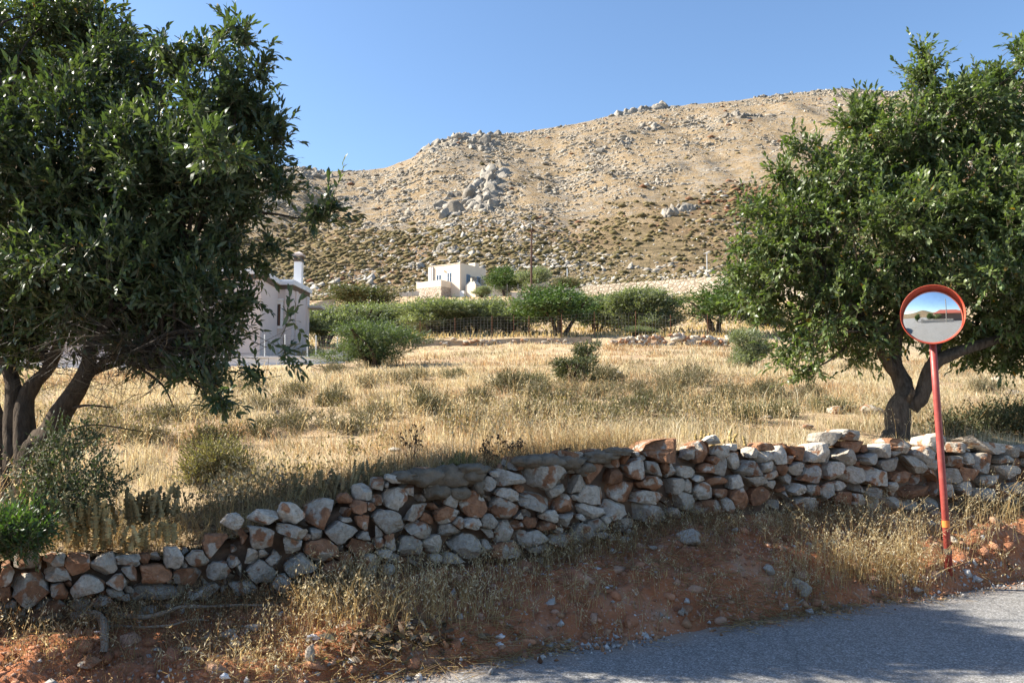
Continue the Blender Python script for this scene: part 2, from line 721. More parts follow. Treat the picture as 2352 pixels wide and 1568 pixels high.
def polar_sheet(name, u0, u1, nu, Ys_fn, nY, mat, kind='structure', colfn=None, smooth=True):
    u = np.linspace(u0, u1, nu)
    Y = Ys_fn(u, nY)                       # (nu, nY)
    U = np.repeat(u[:, None], nY, 1)
    Z = ground(U, Y)
    V = np.stack([U * Y, Y, Z], -1).reshape(-1, 3)
    c = None
    if colfn:
        c = colfn(U.ravel(), Y.ravel(), V)
    me = npmesh(name, V, grid_faces(nu, nY), c, smooth)
    o = add(name, me, mat, kind=kind)
    return o


def field_rows(u, n):
    a = ywall(u) + 0.16
    s = np.linspace(0, 1, n)[None, :]
    return a[:, None] * (160.0 / a[:, None]) ** s


SCRUB = tab([(-300, 540), (0, 540), (640, 532), (900, 515), (1100, 505), (1350, 500), (1450, 480), (1600, 440), (1760, 400), (2000, 360), (2352, 350), (3000, 350)])


def scrub_mask(U, Y, Z):
    t = (Z - EYE) / Y
    tb = np.interp(U, *SCRUB)
    nz = fbm(U * 40, t * 130, 4, 8) * 0.034 + fbm(U * 9, t * 30, 3, 18) * 0.02
    return np.clip((tb - t + nz) / 0.03 + 0.3, 0, 1)


field = polar_sheet("field", -1.6, 1.45, 320, field_rows, 230, MFIELD)
hill = polar_sheet("hillside", -1.0, 1.2, 420, lambda u, n: 155 + np.linspace(0, 1, n)[None, :] ** 1.15 * (np.interp(u, RYU, RYY)[:, None] + 140 - 155), 220, MHILL,
                   colfn=lambda U, Y, V: np.repeat(scrub_mask(U, Y, V[:, 2])[:, None], 3, 1))

# ------------------------------------------------------------------ bank and road
A0, A1 = -7.0, 16.0


def along(u):
    y = ywall(u)
    return u * y / E2[0]


def wall_pt(a):
    return np.stack([a * E2[0], 6 + a * E2[1]], -1)


def a_to_u(a):
    p = wall_pt(np.asarray(a, float))
    return p[..., 0] / p[..., 1]


FACE = [(-7, 0.10), (-2.2, 0.12), (-1.0, 0.16), (0, 0.21), (1.0, 0.27), (1.8, 0.30), (2.6, 0.27), (3.3, 0.22), (4.0, 0.28), (4.6, 0.42), (6, 0.42), (16, 0.4)]


def bank_z(a, b):
    """a along the wall, b from the wall face (0) to the road edge (BW)."""
    a, b = np.broadcast_arrays(np.asarray(a, float), np.asarray(b, float))
    zb = zbase(a_to_u(a))
    zf = np.minimum(np.interp(a, [p[0] for p in FACE], [p[1] for p in FACE]), zb)
    edge = BW + 0.05 * fbm(a * 1.7, a * 0 + 3, 4, 71)
    k = np.clip(b / (edge * 0.66), 0, 1)
    up = zb + (zf - zb) * k
    j = np.clip((b - edge * 0.66) / (edge * 0.34), 0, 1.6)
    z = up - zf * np.minimum(j, 1) ** 1.5 - np.maximum(j - 1, 0) * 0.12
    lump = 0.13 * fbm(a * 2.3, b * 3.1, 5, 61) + 0.065 * np.abs(fbm(a * 9, b * 9, 4, 64))
    z = z + lump * np.clip((edge + 0.05 - b) / 0.15, 0.0, 1) * np.clip((b - 0.02) / 0.35, 0.08, 1) - 0.05 * np.clip(1 - b / 0.3, 0, 1)
    return z


def bank_pt(a, b, dz=0.0):
    a = np.asarray(a, float)
    b = np.asarray(b, float)
    p = wall_pt(a) + b[..., None] * N2
    return np.concatenate([p, (bank_z(a, b) + dz)[..., None]], -1)


na, nb = 860, 56
aa, bb = np.meshgrid(np.linspace(A0, A1, na), np.linspace(-0.28, BW + 0.22, nb), indexing='ij')
V = bank_pt(aa, bb)
add("earth_bank", npmesh("earth_bank", V.reshape(-1, 3), grid_faces(na, nb)[:, ::-1], None, True), MEARTH, kind='structure')

# road sheet: rows parallel to the edge, wide enough for what the mirror sees
bv = np.concatenate([np.linspace(BW - 0.12, BW + 1.4, 24), np.linspace(BW + 1.6, 14, 12), [20, 30, 45]])
av = np.concatenate([np.linspace(-60, -8, 14), np.linspace(-7, 16, 120), np.linspace(17, 60, 12)])
aa, bb = np.meshgrid(av, bv, indexing='ij')
p2 = wall_pt(aa) + bb[..., None] * N2
V = np.concatenate([p2, np.full(aa.shape + (1,), 0.0)], -1).reshape(-1, 3)
V[:, 2] += 0.012 * fbm(V[:, 0] * 0.8, V[:, 1] * 0.8, 3, 90) * (np.abs(V[:, 0]) < 15)
dirt = np.clip(1 - (bb.ravel() - BW) / 0.32, 0, 1)
add("road", npmesh("road", V, grid_faces(len(av), len(bv))[:, ::-1], np.repeat(dirt[:, None], 3, 1), True), MROAD, kind='structure')
# land behind the photographer, up to a low hill (the traffic mirror sees it)
gx, gy = np.meshgrid(np.linspace(-420, 420, 90), np.linspace(-420, 60, 60), indexing='ij')
gz = -0.06 + 34 * np.clip((-gy - 130) / 220, 0, 1) ** 1.2 * (0.6 + 0.8 * vn(gx / 90, gy / 90, 44)) + np.clip((-gy - 60) / 40, 0, 1) * 2 * vn(gx / 20, gy / 20, 3)
add("back_ground", npmesh("back_ground", np.stack([gx, gy, gz], -1).reshape(-1, 3), grid_faces(90, 60)[:, ::-1], np.full((5400, 3), 0.8), True), MHILL, kind='structure')

# ================================================================== DRY STONE WALL
def zreg(x0, y0, sc, rows):
    return [(x0 + a / sc, y0 + b / sc, w / sc, h / sc, r) for a, b, w, h, r in rows]


g, m, r, o, w, d = 0.16, 0.48, 0.86, 0.97, 0.0, 0.7     # rust share: grey, mixed, rust, orange, whitish, brown
SA = zreg(0, 1900, 1.68, [(165, 585, 205, 120, .3), (195, 770, 290, 230, m), (380, 665, 230, 130, .3), (510, 605, 190, 130, r), (705, 605, 190, 150, g),
    (395, 770, 110, 110, r), (595, 740, 225, 130, .3), (805, 720, 190, 100, m), (870, 655, 100, 90, m), (1045, 665, 230, 110, .75), (1270, 670, 220, 110, m),
    (1330, 565, 175, 105, g), (1160, 540, 140, 135, w), (1450, 490, 185, 155, r), (1475, 640, 160, 130, g), (1570, 585, 90, 80, m), (1610, 645, 90, 100, g),
    (1665, 535, 145, 105, g), (1790, 525, 105, 80, g), (1760, 415, 190, 160, m), (1935, 470, 170, 140, g), (1850, 570, 145, 125, m), (1780, 650, 240, 135, g),
    (2020, 605, 235, 135, g), (2150, 500, 230, 165, m), (1965, 375, 195, 95, g), (2135, 400, 90, 75, g), (2290, 370, 180, 150, g), (1975, 265, 170, 130, .4),
    (2200, 260, 280, 190, .55), (1375, 770, 270, 110, g), (1640, 760, 200, 90, g), (1890, 725, 130, 110, g), (2050, 705, 140, 110, g), (770, 790, 120, 55, g),
    (1050, 790, 340, 110, .5), (320, 900, 300, 150, .5), (690, 850, 170, 70, .5), (40, 680, 90, 150, m), (340, 550, 80, 50, r), (385, 580, 110, 90, g),
    (850, 575, 180, 60, g), (1775, 285, 190, 90, .5), (1555, 310, 140, 95, .05), (2270, 650, 170, 160, r), (40, 800, 80, 120, r), (100, 880, 120, 80, m)])
SB = zreg(1300, 1750, 2.352, [(190, 775, 150, 45, g), (165, 885, 310, 180, g), (370, 800, 125, 140, .7), (60, 1050, 130, 210, g), (370, 925, 115, 80, g),
    (485, 890, 150, 110, .35), (600, 790, 290, 220, g), (665, 575, 195, 190, .05), (830, 690, 310, 160, g), (925, 860, 345, 170, g), (340, 1030, 340, 150, .65),
    (515, 980, 120, 95, m), (640, 970, 170, 165, .35), (570, 1075, 130, 90, g), (415, 1150, 260, 105, g), (660, 1135, 130, 80, g), (815, 1010, 235, 175, g),
    (765, 940, 80, 90, g), (1045, 1020, 225, 180, g), (1190, 880, 190, 150, g), (1150, 720, 210, 170, .6), (965, 760, 150, 90, r), (1200, 590, 130, 130, g),
    (1400, 610, 255, 260, r), (1255, 800, 95, 100, m), (1385, 800, 180, 110, g), (1530, 785, 150, 130, g), (1510, 895, 210, 110, .25), (1325, 1005, 290, 250, .1),
    (1525, 1040, 105, 170, g), (1715, 1050, 320, 150, m), (1700, 880, 200, 210, .4), (1680, 660, 230, 230, .4), (1740, 540, 215, 130, g), (1560, 430, 140, 130, g),
    (1760, 395, 250, 150, .05), (1590, 340, 100, 50, g), (2055, 375, 310, 240, .3), (1975, 590, 330, 190, .08), (2195, 495, 160, 150, g), (2270, 630, 180, 190, r),
    (1845, 720, 110, 95, g), (1940, 710, 80, 80, g), (2115, 740, 160, 100, g), (1935, 790, 160, 120, r), (2085, 830, 220, 110, r), (1830, 830, 110, 130, m),
    (1960, 945, 270, 150, g), (2010, 1040, 170, 80, g), (2220, 960, 190, 120, m), (660, 390, 140, 80, w), (515, 440, 120, 120, m), (1215, 1130, 200, 90, g),
    (1050, 1120, 110, 70, g), (440, 1250, 150, 100, g), (600, 1240, 100, 100, g), (440, 650, 110, 70, m), (330, 650, 150, 110, r), (2280, 770, 170, 130, g),
    (200, 1130, 200, 110, d)])
SC = zreg(2200, 1650, 2.138, [(75, 660, 140, 130, .05), (225, 610, 200, 140, g), (410, 520, 235, 200, r), (600, 540, 190, 140, o), (575, 415, 175, 110, .4),
    (680, 375, 110, 140, r), (640, 655, 260, 190, .6), (395, 710, 250, 170, .1), (155, 780, 215, 190, .75), (360, 845, 215, 110, g), (575, 835, 235, 150, g),
    (745, 475, 190, 165, .2), (905, 475, 150, 135, g), (1000, 475, 65, 100, r), (1060, 490, 80, 140, g), (895, 600, 265, 135, r), (1080, 625, 165, 130, .05),
    (1195, 480, 230, 130, .35), (1355, 485, 100, 120, r), (1270, 570, 145, 60, g), (1210, 625, 90, 110, g), (1330, 680, 165, 150, .4), (1430, 590, 190, 100, r),
    (1460, 680, 120, 80, m), (1505, 465, 210, 145, g), (1610, 400, 190, 140, g), (1715, 480, 200, 150, .3), (1580, 595, 120, 120, g), (1740, 590, 205, 115, g),
    (1640, 715, 215, 185, r), (1835, 375, 155, 110, .05), (1870, 450, 120, 110, g), (1980, 480, 85, 100, r), (1915, 535, 165, 80, g), (1915, 615, 125, 70, g),
    (2050, 560, 135, 90, g), (2120, 470, 210, 105, g), (2250, 530, 230, 150, m), (2120, 650, 145, 115, g), (2255, 655, 130, 90, g), (2000, 650, 100, 60, r),
    (1860, 710, 225, 150, r), (2050, 730, 130, 110, g), (2200, 770, 250, 110, g), (1155, 750, 235, 140, .1), (870, 725, 290, 130, g), (850, 850, 320, 150, g),
    (1085, 860, 100, 80, g), (150, 915, 170, 140, g), (275, 895, 65, 50, g), (30, 930, 90, 150, m), (300, 1035, 145, 150, g), (425, 965, 210, 110, g),
    (440, 1040, 120, 50, g), (640, 970, 245, 110, .25), (480, 920, 70, 70, g), (1000, 320, 390, 240, r), (1315, 340, 170, 190, r), (1220, 350, 80, 120, .5),
    (1400, 230, 250, 80, w), (1470, 260, 90, 80, m), (1450, 330, 140, 100, w), (1740, 340, 90, 80, w), (1840, 290, 150, 70, o), (1950, 370, 110, 170, w),
    (2150, 345, 150, 120, o), (2280, 350, 180, 150, w), (2060, 390, 130, 120, d), (1400, 400, 60, 70, r), (1380, 800, 250, 130, m), (1500, 780, 120, 110, m),
    (1600, 290, 140, 60, w)])
SE = zreg(2900, 1000, 1.7425, [(770, 1330, 130, 110, .15), (905, 1300, 190, 80, .35), (905, 1360, 170, 100, o), (860, 1440, 190, 110, w), (1120, 1390, 200, 90, w),
    (1260, 1370, 180, 90, .6), (1020, 1450, 180, 60, w), (1485, 1330, 140, 130, .25), (1395, 1420, 110, 100, .1), (1630, 1370, 160, 70, .3), (1840, 1375, 230, 70, g),
    (1700, 1450, 120, 80, .4), (2000, 1400, 120, 70, .3)])
SD = zreg(2900, 1800, 1.684, [(750, 135, 110, 110, .05), (870, 165, 150, 130, .2), (1010, 170, 150, 140, .2), (1125, 95, 110, 90, .1), (1275, 95, 190, 100, .2),
    (1225, 180, 260, 80, r), (1400, 90, 90, 60, .1), (1415, 170, 100, 90, .5), (1555, 170, 100, 100, .25), (1640, 150, 120, 100, .8), (1560, 75, 110, 80, .5),
    (1660, 60, 90, 70, .5), (1755, 85, 140, 120, .3), (1895, 60, 100, 50, .3), (1900, 150, 130, 90, g), (1960, 230, 120, 110, g), (1650, 250, 130, 90, g),
    (1300, 270, 190, 90, r), (1130, 240, 80, 50, g), (1020, 280, 140, 80, g), (910, 240, 120, 80, g), (800, 240, 110, 70, g), (700, 270, 120, 110, g),
    (800, 320, 110, 90, r), (900, 330, 100, 70, g), (1420, 250, 80, 90, m), (1520, 270, 100, 90, m), (550, 360, 200, 110, .3), (1800, 210, 110, 90, .3),
    (1780, 290, 130, 80, .4), (1900, 310, 120, 80, .4)])
stones = []
for s_ in SA + SB + SC + SE + SD:
    k = 2352 / 4096
    x, y, ww, hh, rr = s_[0] * k, s_[1] * k, s_[2] * k, s_[3] * k, s_[4]
    if any(abs(x - q[0]) < 0.40 * max(ww, q[2]) and abs(y - q[1]) < 0.40 * max(hh, q[3]) for q in stones):
        continue
    if rr < 0.04 and ww > 2.0 * hh:
        ww *= .72
    stones.append((x, y, ww, hh, rr))
NLISTED = len(stones)
rngS = np.random.default_rng(11)
# beyond the frame the wall goes on in the same way
for x in np.arange(2385, 3100, 34):
    yt, yb = np.interp(x, [2352, 3000, 4000], [1025, 1005, 985]), np.interp(x, [2352, 3000, 4000], [1168, 1130, 1090])
    for y in np.arange(yt + 12, yb, 28):
        stones.append((x + rngS.uniform(-8, 8), y + rngS.uniform(-5, 5), rngS.uniform(34, 52), rngS.uniform(26, 38), rngS.choice([g, g, m, r])))
for x in np.arange(-420, -20, 60):
    for y in (1320, 1370):
        stones.append((x + rngS.uniform(-12, 12), y + rngS.uniform(-8, 8) + (-x) * 0.06, rngS.uniform(50, 80), rngS.uniform(40, 60), rngS.choice([g, m, r])))


def stone_poly(x, y, ww, hh, rng, n=22):
    """irregular blocky outline: superellipse cut by a few straight chips."""
    a = (np.arange(n) + rng.uniform(-0.2, 0.2, n)) / n * 2 * math.pi
    e = rng.uniform(3.0, 6.0)
    rr = (np.abs(np.cos(a)) ** e + np.abs(np.sin(a)) ** e) ** (-1 / e)
    p = np.stack([np.cos(a) * rr, np.sin(a) * rr], -1)
    for _ in range(rng.integers(3, 7)):
        t = rng.uniform(0, 2 * math.pi)
        nn = np.array([math.cos(t), math.sin(t)])
        p -= np.maximum(0, p @ nn - rng.uniform(0.70, 1.0))[:, None] * nn
    t = rng.normal(0, 0.13)
    p = p * np.array([ww / 2, hh / 2]) * 1.20
    p = p @ np.array([[math.cos(t), math.sin(t)], [-math.sin(t), math.cos(t)]])
    p += rng.normal(0, 0.012, p.shape) * min(ww, hh)
    return p + np.array([x, y])


def clip_against(p, c, q, wc, wq, gap):
    """push polygon p (centre c) behind the power bisector with neighbour q."""
    dv = q - c
    D = np.linalg.norm(dv)
    nn = dv / D
    lim = D * wc / (wc + wq) - gap
    over = (p - c) @ nn - lim
    return p - np.maximum(0, over)[:, None] * nn


def ext_toward(st, nn):
    return 1 / math.sqrt((nn[0] / (st[2] / 2)) ** 2 + (nn[1] / (st[3] / 2)) ** 2)


polys = []


def fit(i, rng):
    s_ = stones[i]
    c = np.array(s_[:2])
    p = stone_poly(*s_[:4], rng)
    for j, q in enumerate(stones):
        if j == i or abs(q[0] - c[0]) > 120 or abs(q[1] - c[1]) > 90:
            continue
        dv = np.array(q[:2]) - c
        nn = dv / (np.linalg.norm(dv) + 1e-6)
        p = clip_against(p, c, np.array(q[:2]), ext_toward(s_, nn), ext_toward(q, nn), 0.35)
    return p


for i in range(len(stones)):
    polys.append(fit(i, np.random.default_rng(500 + i)))

# chinks: small stones wedged where no listed stone reaches
cx, cy = np.meshgrid(np.arange(0, 2352, 4.0), np.arange(1010, 1420, 4.0), indexing='ij')
uu = ray(cx.ravel(), cy.ravel())[0]
tt = ray(cx.ravel(), cy.ravel())[1]
ok = (tt < np.interp(uu, *WT) - 0.004) & (tt > np.interp(uu, *WB) + 0.004)
cand = np.stack([cx.ravel()[ok], cy.ravel()[ok]], -1)
dist = np.full(len(cand), 1e9)
for p in polys:
    c = p.mean(0)
    near = np.where((np.abs(cand[:, 0] - c[0]) < 110) & (np.abs(cand[:, 1] - c[1]) < 90))[0]
    if len(near) == 0:
        continue
    q = cand[near]
    a, b = p, np.roll(p, -1, 0)
    ab = b - a
    tpar = np.clip(((q[:, None] - a) * ab).sum(-1) / (ab ** 2).sum(-1), 0, 1)
    dd = np.linalg.norm(q[:, None] - (a + tpar[..., None] * ab), axis=-1).min(1)
    cr = ab[None, :, 0] * (q[:, None, 1] - a[None, :, 1]) - ab[None, :, 1] * (q[:, None, 0] - a[None, :, 0])
    inside = (cr > 0).all(1) | (cr < 0).all(1)
    dist[near] = np.minimum(dist[near], np.where(inside, -dd, dd))
nfill = 0
while nfill < 150:
    k = int(np.argmax(np.where(dist < 1e8, dist, -1)))
    rad = dist[k]
    if rad < 4.5:
        break
    c = cand[k]
    rad = min(rad, 20)
    stones.append((c[0], c[1], rad * 2.3, rad * 1.8, float(rngS.choice([g, g, m, r, r]))))
    polys.append(stone_poly(c[0], c[1], rad * 2.3, rad * 1.8, rngS, 14))
    dist = np.minimum(dist, np.maximum(np.linalg.norm((cand - c) / np.array([1.1, 0.95]), axis=1) - rad, -1) + 0.0)
    dist[k] = -1
    nfill += 1

wall = thing("dry_stone_wall", "low dry stone wall of grey and rust stones along the road bank", "stone wall", (0, 6, 0))


def stone_mesh(p, rng, big=False, proud=0.0):
    """2352-pixel outline p -> solid stone standing in the wall plane."""
    n = len(p)
    u, t = ray(p[:, 0], p[:, 1])
    Y = ywall(u)
    base = np.stack([u * Y, Y, EYE + t * Y], -1)
    c = base.mean(0)
    c = c + 0
    size = np.linalg.norm(base - c, axis=1).mean()
    nrm = np.array([N2[0], N2[1], 0.0])
    tilt = rng.normal(0, 0.30, 2)
    ax = np.array([E2[0], E2[1], 0.0])
    rel = base - c
    la, lz = rel @ ax, rel[:, 2]
    rings = []
    deep = min(0.30, max(0.12, size * 2.0))
    spec = [(0.80, -deep), (0.97, -0.45 * deep), (1.0, -0.10 * size - 0.01), (0.96, 0.10 * size), (0.86, 0.20 * size), (0.50, 0.23 * size), (0.18, 0.24 * size)]
    face = rng.uniform(0.6, 1.25)
    bnd = rng.normal(0, 0.06, n)
    for k, (sc, dp) in enumerate(spec):
        dd = dp * (face if dp > 0 else 1)
        dep = dd + (tilt[0] * la + tilt[1] * lz) * sc * (1 if k > 2 else 0.2)
        dep = dep + rng.normal(0, 0.045 * size, n) * (1 if 2 <= k <= 5 else 0.3)
        sc_ = sc * (1 + bnd * (0.6 if k < 4 else 1.2))
        rings.append(c + rel * sc_[:, None] + nrm * (dep + proud)[:, None])
    V = np.vstack(rings + [(c + nrm * (0.24 * size * face + proud))[None]])
    # chip the front with a couple of flat planes so that faces catch the light differently
    for _ in range(5):
        nn = nrm + rng.normal(0, 0.55, 3)
        nn /= np.linalg.norm(nn)
        lim = size * rng.uniform(0.16, 0.40) + proud
        V -= np.maximum(0, (V - c) @ nn - lim)[:, None] * nn
    m_ = len(spec)
    fc = []
    for k in range(m_ - 1):
        for j in range(n):
            j2 = (j + 1) % n
            fc.append((k * n + j, k * n + j2, (k + 1) * n + j2, (k + 1) * n + j))
    for j in range(n):
        fc.append(((m_ - 1) * n + j, (m_ - 1) * n + (j + 1) % n, m_ * n))
    me = bpy.data.meshes.new("stone")
    me.from_pydata([tuple(map(float, v - c)) for v in V], [], fc)
    me.update()
    bm = bmesh.new()
    bm.from_mesh(me)
    bmesh.ops.recalc_face_normals(bm, faces=bm.faces)
    bm.to_mesh(me)
    bm.free()
    return me, c


for i, p in enumerate(polys):
    rng = np.random.default_rng(900 + i)
    s_ = stones[i]
    me, c = stone_mesh(p, rng, proud=float(rng.uniform(-0.02, 0.035)) - (0.05 if i >= len(polys) - nfill else 0))
    st = add("stone", me, MSTONE, wall, loc=Vector(c) - wall.location)
    bright = rng.uniform(0.85, 1.38) * (1.08 if s_[4] < 0.04 else 1.0)
    st.color = (float(np.clip(s_[4] + rng.normal(0, 0.07), 0, 1)), bright, rng.random(), 1)

# earth core that backs the stones
an = np.linspace(A0, A1, 460)
un = a_to_u(an)
zt = ztop(un) - 0.075 + 0.03 * fbm(an * 3, an * 0, 3, 14)
zb_ = zbase(un) - 0.25
wp = wall_pt(an)
rows = []
for off, zz in ((-0.12, zb_), (-0.12, (zt + zb_) / 2), (-0.14, zt - 0.05), (-0.22, zt), (-0.50, zt + 0.0), (-0.60, zt - 0.3)):
    q = wp + off * N2 + 0
    rows.append(np.concatenate([q, zz[:, None]], -1) + np.stack([fbm(an * 6, an * 0 + off * 50, 3, 2) * 0.02] * 3, -1))
V = np.stack(rows, 1).reshape(-1, 3) - np.array([0, 6, 0])
MCORE = plain("wall_fill", (0.18, 0.125, 0.085), 0.95, 0.1, 0.35, 8, 0.8)
add("wall_fill", npmesh("wall_fill", V, grid_faces(len(an), len(rows)), None, True), MCORE, wall, label="earth packed between the stones")

# mud mortar smeared over the top courses
MMUD = NT("mud_mortar")
_n = MMUD.noise(26, 6, 0.7)
_c = MMUD.ramp(MMUD.noise(9, 6, 0.65), [(0.3, (0.13, 0.10, 0.068)), (0.7, (0.28, 0.23, 0.17))])
MMUD.bump(MMUD.mix(0.5, _n, MMUD.noise(70, 4, 0.7)), 1.0, 0.03)
MMUD = MMUD.fin(_c, 0.95, 0.1)
rngM = np.random.default_rng(5)
MUD = [(935, 1096, 36, 13), (985, 1098, 44, 20), (1040, 1098, 46, 24), (1088, 1092, 36, 22), (1012, 1130, 28, 18), (1052, 1134, 30, 18), (1105, 1118, 18, 24), (1090, 1080, 40, 12),
       (1225, 1060, 34, 12), (1262, 1064, 36, 18), (1310, 1062, 40, 18), (1350, 1076, 24, 18), (1385, 1050, 44, 14), (1432, 1038, 36, 10), (1285, 1090, 18, 13)]
for x, y, rx, ry in MUD:
    u, t = ray(x, y)
    Yw = float(ywall(u))
    V, Fc = ICO[3]
    q1, q2 = V[:, 0] * 1.3 + V[:, 1] * .7, V[:, 2] * 1.3 + V[:, 1] * .8
    nz = 0.42 * fbm(q1 * 1.7 + x, q2 * 1.7 + y, 3, 9) + 0.5 * np.abs(fbm(q1 * 4.5 + x, q2 * 4.5 + y, 3, 19)) + 0.10 * fbm(q1 * 14 + x, q2 * 14 + y, 2, 29)
    W = V * (0.95 + nz)[:, None]
    sx, sz = rx * M_PER_PX(Yw) * 1.05, ry * M_PER_PX(Yw) * 1.05
    W = W[:, :1] * sx * np.array([[E2[0], E2[1], 0]]) + W[:, 1:2] * 0.10 * np.array([[N2[0], N2[1], 0]]) + W[:, 2:] * sz * np.array([[0, 0, 1.0]])
    cpt = np.array([u * Yw, Yw, EYE + t * Yw]) - 0.075 * np.array([N2[0], N2[1], 0])
    add("mud_mortar", npmesh("mud_mortar", W, Fc, None, False), MMUD, wall, loc=Vector(cpt) - wall.location, label="grey brown mud mortar")
# ================================================================== VEGETATION
wall["kind"] = "thing"


def unit(a):
    return a / (np.linalg.norm(a, axis=-1, keepdims=True) + 1e-9)


def leaves6(B, D, L, W, rng, col, fold=0.25, curl=0.1, up=None):
    """lanceolate folded leaves: 6 verts, 4 tris each."""
    n = len(B)
    D = unit(D)
    ref = rng.normal(size=(n, 3)) * 0.6
    ref[:, 2] += 1.0
    side = unit(np.cross(D, ref))
    nrm = unit(np.cross(side, D))
    L = L[:, None]
    W = W[:, None]
    p0 = B
    p1 = B + D * L * 0.35 + nrm * L * 0.03
    p2 = B + D * L * 0.68 - nrm * L * curl * 0.25
    p3 = B + D * L - nrm * L * curl
    up1 = nrm * W * fold
    V = np.stack([p0, p1 - side * W * 0.5 + up1, p1 + side * W * 0.5 + up1, p2 - side * W * 0.42 + up1, p2 + side * W * 0.42 + up1, p3], 1).reshape(-1, 3)
    f = np.array([[0, 2, 1], [1, 2, 4], [1, 4, 3], [3, 4, 5]])
    Fc = (f[None] + (np.arange(n) * 6)[:, None, None]).reshape(-1, 3)
    return V, Fc, np.repeat(col, 6, 0)


def leaves4(B, D, L, W, rng, col):
    """small diamond leaves: 4 verts, 2 tris each."""
    n = len(B)
    D = unit(D)
    side = unit(np.cross(D, rng.normal(size=(n, 3))))
    L = L[:, None]
    W = W[:, None]
    V = np.stack([B, B + D * L * 0.5 - side * W * 0.5, B + D * L * 0.5 + side * W * 0.5, B + D * L], 1).reshape(-1, 3)
    f = np.array([[0, 2, 1], [1, 2, 3]])
    Fc = (f[None] + (np.arange(n) * 4)[:, None, None]).reshape(-1, 3)
    return V, Fc, np.repeat(col, 4, 0)


def strips(B, Tp, w, rng, col):
    """thin three-sided twigs from B to Tp: 6 verts, 6 tris."""
    n = len(B)
    D = unit(Tp - B)
    s = unit(np.cross(D, rng.normal(size=(n, 3))))
    t = np.cross(D, s)
    w = np.broadcast_to(w, (n,))[:, None]
    ring = [s, -0.5 * s + 0.87 * t, -0.5 * s - 0.87 * t]
    V = np.stack([B + q * w for q in ring] + [Tp + q * w * 0.5 for q in ring], 1).reshape(-1, 3)
    f = np.array([[0, 1, 4], [0, 4, 3], [1, 2, 5], [1, 5, 4], [2, 0, 3], [2, 3, 5]])
    Fc = (f[None] + (np.arange(n) * 6)[:, None, None]).reshape(-1, 3)
    return V, Fc, np.broadcast_to(col, (n * 6, 3))


def palette(rng, n, cols, jit=0.18):
    c = np.array(cols, float)[rng.integers(0, len(cols), n)]
    return c * (1 + rng.normal(0, jit, (n, 1)))


def blob_points(blobs, n, rng, shell=0.55):
    """points in a union of ellipsoids (cx,cy,cz,rx,ry,rz), denser near the surface; returns points and outward dirs."""
    b = np.array(blobs, float)
    vol = (b[:, 3] * b[:, 4] * b[:, 5]) ** 0.75
    k = rng.choice(len(b), n, p=vol / vol.sum())
    d = unit(rng.normal(size=(n, 3)))
    rad = rng.random(n) ** (1 / 3) * (1 - shell) + shell * np.sqrt(rng.random(n))
    p = b[k, :3] + d * rad[:, None] * b[k, 3:]
    return p, unit(d / b[k, 3:]), rad


def sub_blobs(blobs, per, rng, lo=0.28, hi=0.5):
    out = []
    for bl in blobs:
        for _ in range(per):
            d = unit(rng.normal(size=3))
            q = rng.uniform(0.45, 0.98)
            s = rng.uniform(lo, hi)
            out.append((*(np.array(bl[:3]) + d * q * np.array(bl[3:]) * 0.92), bl[3] * s, bl[4] * s, bl[5] * s))
    return out


def twig_crown(blobs, ntwig, nleaf, tl, ll, lw, cols, rng, up=0.5, droop=0.0, twigw=0.004, six=True, tipcols=None):
    p, dr, rad = blob_points(blobs, ntwig, rng)
    D = unit(dr * 0.9 + rng.normal(0, 0.45, (ntwig, 3)) + np.array([0, 0, up]))
    Lt = tl * rng.uniform(0.6, 1.35, ntwig)
    B = p - D * Lt[:, None] * 0.6
    bend = rng.normal(0, 0.18, (ntwig, 3)) + np.array([0, 0, -droop])
    s = np.linspace(0.22, 1.0, nleaf)[None, :] + rng.uniform(-0.03, 0.03, (ntwig, nleaf))
    pos = B[:, None] + D[:, None] * (s * Lt[:, None])[..., None] + bend[:, None] * (s ** 2 * Lt[:, None])[..., None]
    tan = unit(D[:, None] + 2 * bend[:, None] * s[..., None])
    ang = (np.arange(nleaf) * 2.4)[None, :] + rng.uniform(0, 6.28, (ntwig, 1))
    a1 = unit(np.cross(tan, np.array([0.3, 0.5, 0.8])))
    a2 = np.cross(tan, a1)
    rd = a1 * np.cos(ang)[..., None] + a2 * np.sin(ang)[..., None]
    spread = (1.15 - 0.85 * s ** 2)[..., None]
    LD = unit(tan * (0.55 + 0.6 * s[..., None] ** 2) + rd * spread * 0.8)
    n = ntwig * nleaf
    L = ll * rng.uniform(0.65, 1.25, n) * np.repeat(rng.uniform(0.85, 1.15, ntwig), nleaf)
    W = lw * rng.uniform(0.75, 1.25, n)
    tw = palette(rng, ntwig, cols, 0.15)
    col = np.repeat(tw, nleaf, 0) * (1 + rng.normal(0, 0.12, (n, 1)))
    if tipcols is not None:
        q = rng.random(n) < 0.006
        col[q] = np.array(tipcols)
    col = np.clip(col, 0.003, 0.9)
    fn = leaves6 if six else leaves4
    parts = [fn(pos.reshape(-1, 3), LD.reshape(-1, 3), L, W, rng, col)]
    if twigw:
        tip = B + D * Lt[:, None] + bend * Lt[:, None]
        mid = B + D * Lt[:, None] * 0.5 + bend * Lt[:, None] * 0.25
        tc = np.array([0.16, 0.14, 0.08])
        parts.append(strips(B, mid, twigw, rng, tc))
        parts.append(strips(mid, tip, twigw * 0.6, rng, tc))
    return join(parts)


def pxblob(x, y, rx, ry, Y, depth):
    c = P(x, y, Y)
    k = M_PER_PX(Y)
    return (c.x, c.y, c.z, rx * k, depth, ry * k)


